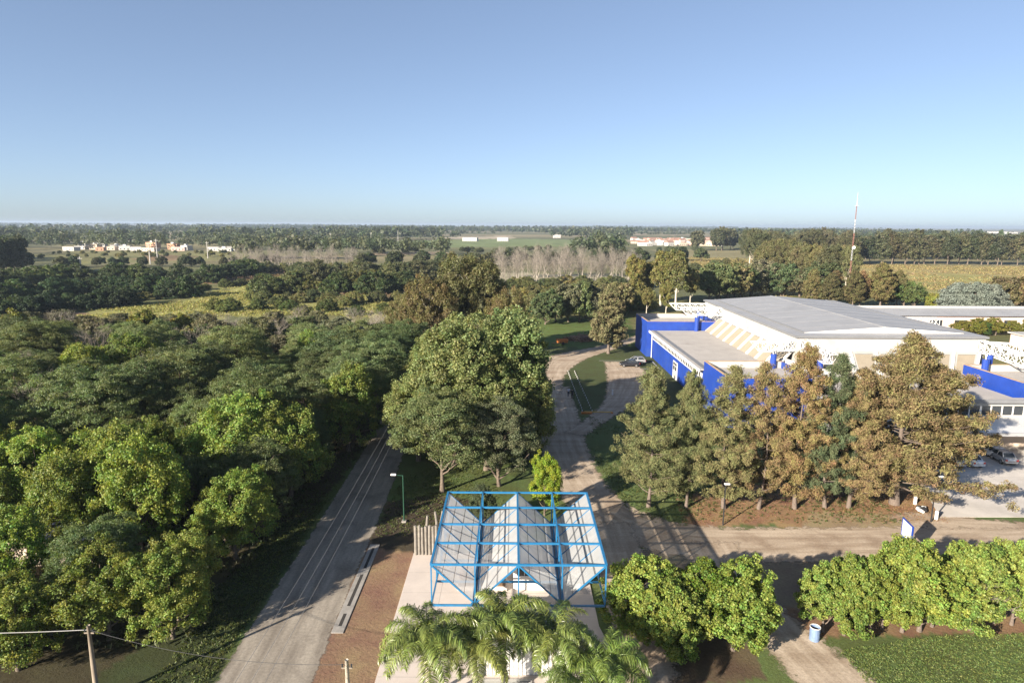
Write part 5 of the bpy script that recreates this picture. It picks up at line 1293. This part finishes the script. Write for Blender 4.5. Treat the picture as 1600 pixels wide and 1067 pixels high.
MB().tube([(0, -.6, 21), (0, -1.0, 21)], [.2, .65], 12).build('dish', M['white'], e); MB().box(-.5, .5, -.5, .5, zt - .1, zt).build('top_plate', M['white'], e)

# ------------------------------------------------------------------ far houses
def house(x, y, w, d, h, wall, roofm, label, group, flat=True, floors=1, rz=0.0):
    e = empty('house', (x, y, 0), label, 'house', group, rz)
    MB().box(-w / 2, w / 2, -d / 2, d / 2, 0, h).build('wall', wall, e)
    if flat: MB().box(-w / 2 - .2, w / 2 + .2, -d / 2 - .2, d / 2 + .2, h + .003, h + .5).build('roof', wall, e)
    else: MB().prism([(-w / 2 - .4, -d / 2 - .4, h), (-w / 2 - .4, d / 2 + .4, h), (-w / 2 - .4, 0, h + d * .28)], (w + .8, 0, 0)).build('roof', roofm, e)
    n = max(2, int(w / 3))
    wm = MB().box(-.6, .6, -.05, 0, 0, 1.2).mesh('window', M['glass_dark'])
    for f in range(floors):
        for k in range(n): link('window', wm, e, (-w / 2 + w * (k + .5) / n, -d / 2 - .01, .9 + 2.9 * f))
    MB().box(-w / 2 - .04, -w / 2 - .001, -.5, .5, 0, 2.1).build('door', M['wood_pole'], e)
    if floors > 1 or rnd.random() < .4: MB().box(-w * .2, w * .05, -d * .2, d * .2, h + .51, h + 1.9).build('roof_tank', M['white'], e)
hs_ = [(112, 391, 14, 3.5, 'w', 1, 'long white house'), (128, 389, 12, 3.2, 'w', 1, 'low white house'), (132, 387, 9, 6, 'w', 2, 'white two-storey house'), (150, 389, 10, 5.5, 't', 2, 'tan two-storey house'), (158, 391, 8, 3.2, 'o', 1, 'small orange house'), (160, 388, 9, 7, 'w', 2, 'bright white tall house'), (176, 390, 8, 3.4, 't', 1, 'tan flat house'), (184, 389, 12, 4.5, 'w', 1, 'white house with a wide front'), (197, 390, 11, 4.2, 'w', 1, 'pale house'), (217, 391, 14, 3.4, 'w', 1, 'long low pale house'), (240, 388, 13, 7, 'o', 2, 'orange two-storey house'), (236, 392, 16, 3.2, 't', 1, 'long tan shed-like house'), (272, 389, 11, 6, 'o', 2, 'terracotta house'), (280, 391, 13, 3.4, 'p', 1, 'pink house'), (292, 390, 9, 4.5, 'w', 1, 'white cube house'), (335, 391, 12, 3.6, 'w', 1, 'white house'), (352, 392, 14, 3.2, 'w', 1, 'long white house'), (362, 391, 8, 4.0, 'w', 1, 'small white house')]
WM = {'w': M['plaster_white'], 't': M['plaster_tan'], 'o': M['plaster_orange'], 'p': M['plaster_pink']}
for k, (p, q2, w, h, m, fl, lk) in enumerate(hs_):
    x, y = gp(p, q2 + .8); house(x, y, w, 8, h, WM[m], M['tile_red'], f'{lk}, {ORD[k + 1]} from the left in the hamlet across the plain', 'hamlet houses', True, fl, rnd.uniform(-.3, .3))
r_ = random.Random(5); vs = []
for row, (p0, p1, q2, n) in enumerate(((1000, 1128, 384, 15), (990, 1120, 380, 15), (985, 1110, 376.5, 13))):
    for k in range(n):
        x, y = gp(p0 + (p1 - p0) * (k + .5) / n + r_.uniform(-2, 2), q2 + r_.uniform(-.6, .6)); c = r_.choice('wwtptw')
        house(x, y, r_.uniform(9, 15), 9, r_.uniform(3, 5.5), WM[c], M['tile_red'], f'small far house, {ORD[k + 1]} from the left in the {("near", "middle", "back")[row]} row of the village', 'village houses', r_.random() < .45, 1, r_.uniform(-.4, .4))
for k in range(7):
    x, y = gp(1552 + k * 10, 378); house(x, y, 18, 10, 5, M['plaster_pink'], M['tile_red'], f'red-roofed house beyond the windbreak, {ORD[k + 1]} from the left', 'red-roofed houses', False, 1, r_.uniform(-.2, .2))
for k, (p, q2, w, h) in enumerate(((735, 377, 26, 6), (786, 377, 20, 6), (870, 372, 16, 7), (106, 371.5, 40, 6), (128, 371, 34, 6), (1405, 367, 60, 9), (1555, 366, 90, 10), (1578, 366, 60, 9))):
    x, y = gp(p, q2); house(x, y, w, 14, h, M['plaster_white'], M['tile_red'], f'lone white farm shed on the far plain, {ORD[k + 1]} of its kind', 'farm sheds', True, 1, r_.uniform(-.2, .2))
for k, (p, q2, h) in enumerate(((235, 413, 15), (247, 414, 18), (325, 404, 14), (127, 425, 9), (517, 382, 16), (580, 381, 17), (596, 381, 17), (622, 377, 18))):
    x, y = gp(p, q2); e = empty('power_pole', (x, y, 0), f'pale power pole standing far across the plain, {ORD[k + 1]} from the left', 'pole', 'far power poles')
    MB().tube([(0, 0, 0), (0, 0, h)], [.38, .22], 6).build('post', M['plaster_white'], e); bar('crossarm', (-1.5, 0, h - 1), (1.5, 0, h - 1), .2, .2, M['plaster_white'], e)

# ------------------------------------------------------------------ meadow weeds, grass, litter: uncountable
def scatter(name, label, polys, n, sz, hgt, nl, cols, seed, leafm='leaf', up=1.0, asp=.35, even=False):
    r = np.random.default_rng(seed); allp = []
    for poly, share in polys:
        P = np.array(poly); lo, hi = P.min(0), P.max(0); got = []; need = int(n * share)
        while sum(len(g) for g in got) < need:
            c = r.uniform(lo, hi, (need * 3, 2)); dens = vnoise(c[:, 0], c[:, 1], 12 * max(1, hgt), seed) ; c = c[inside(c[:, 0], c[:, 1], poly) & (even | (dens > r.uniform(.15, .75, len(c))))]; got.append(c)
        allp.append(np.concatenate(got)[:need])
    P = np.concatenate(allp); k = len(P); C = np.concatenate([P, np.full((k, 1), hgt * .45)], -1)
    v, f, t = leaves(r, C, sz * (.6 + .8 * r.random(k)), nl, sz * .9, asp, (1, 1, hgt / sz * .5), UP, up)
    v[:, 2] = np.maximum(v[:, 2], .0); o = link(name, mesh_np(name, v, f, M[leafm], t)); o.color = (*cols, 1); tag(o, label, 'plants', kind='stuff')
scatter('meadow_weeds', 'yellow-green weeds covering the meadow', [(MEADOW, 1.0)], 12000, .75, .6, 6, (.26, .25, .085), 81)
scatter('meadow_weeds', 'yellow-green weeds in front of the pale plantation', [(px((815, 445), (1010, 443), (1030, 480), (980, 492), (820, 478)), 1.0)], 3000, 1.3, 1.6, 9, (.19, .18, .06), 82)
scatter('dry_reeds', 'reddish dry reeds at the edges of the meadow', [(px((450, 464), (545, 457), (555, 468), (455, 473)), .35), (px((580, 464), (700, 452), (700, 468), (590, 472)), .3), (px((300, 438), (400, 418), (470, 416), (470, 428), (390, 441)), .35)], 2600, .8, 1.4, 8, (.17, .12, .075), 83)
scatter('field_grass', 'dry grass over the brown field', [(RIGHT_FIELD, 1.0)], 8000, 1.2, .5, 5, (.26, .21, .09), 84)
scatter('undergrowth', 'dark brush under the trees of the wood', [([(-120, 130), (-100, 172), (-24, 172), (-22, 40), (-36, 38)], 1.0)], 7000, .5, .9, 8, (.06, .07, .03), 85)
scatter('verge_grass', 'tufts of grass along the road verges', [([(-23, 33), (-19.3, 33), (-19.6, 100), (-24, 100)], .4), ([(-13, 56), (-12.6, 70), (4, 95), (4.5, 62), (-3, 57)], .25), ([(12, 62), (14, 59.5), (28, 59.3), (40, 59.4), (40, 67), (12, 95), (10.5, 75)], .35)], 9000, .20, .14, 6, (.085, .105, .03), 86, up=1.5)
scatter('lawn_grass', 'mown grass of the lawn before the bushy row', [([(23, 30), (50, 30), (50, 42.8), (30, 41.6), (23, 40)], 1.0)], 15000, .15, .05, 5, (.135, .175, .05), 87, up=1.0, even=True)
scatter('fallen_leaves', 'brown fallen needles under the cypress row', [([(17, 59.3), (44, 59.6), (45, 67), (18, 67)], 1.0)], 3500, .14, .03, 5, (.25, .15, .08), 88, up=0)

# ------------------------------------------------------------------ the air
m, n, o = new_mat('haze_air')
vp = N(n, 'ShaderNodeVolumePrincipled'); vp.inputs['Color'].default_value = (.50, .61, .76, 1); vp.inputs['Density'].default_value = 1.15e-4; vp.inputs['Anisotropy'].default_value = 0.1
n.links.new(vp.outputs[0], o.inputs['Volume'])
hz = MB().box(-20500, 20500, -20500, 20500, -1.2, HAZE_TOP).build('haze', m); tag(hz, 'thin pale haze over the whole plain', 'haze', kind='stuff')
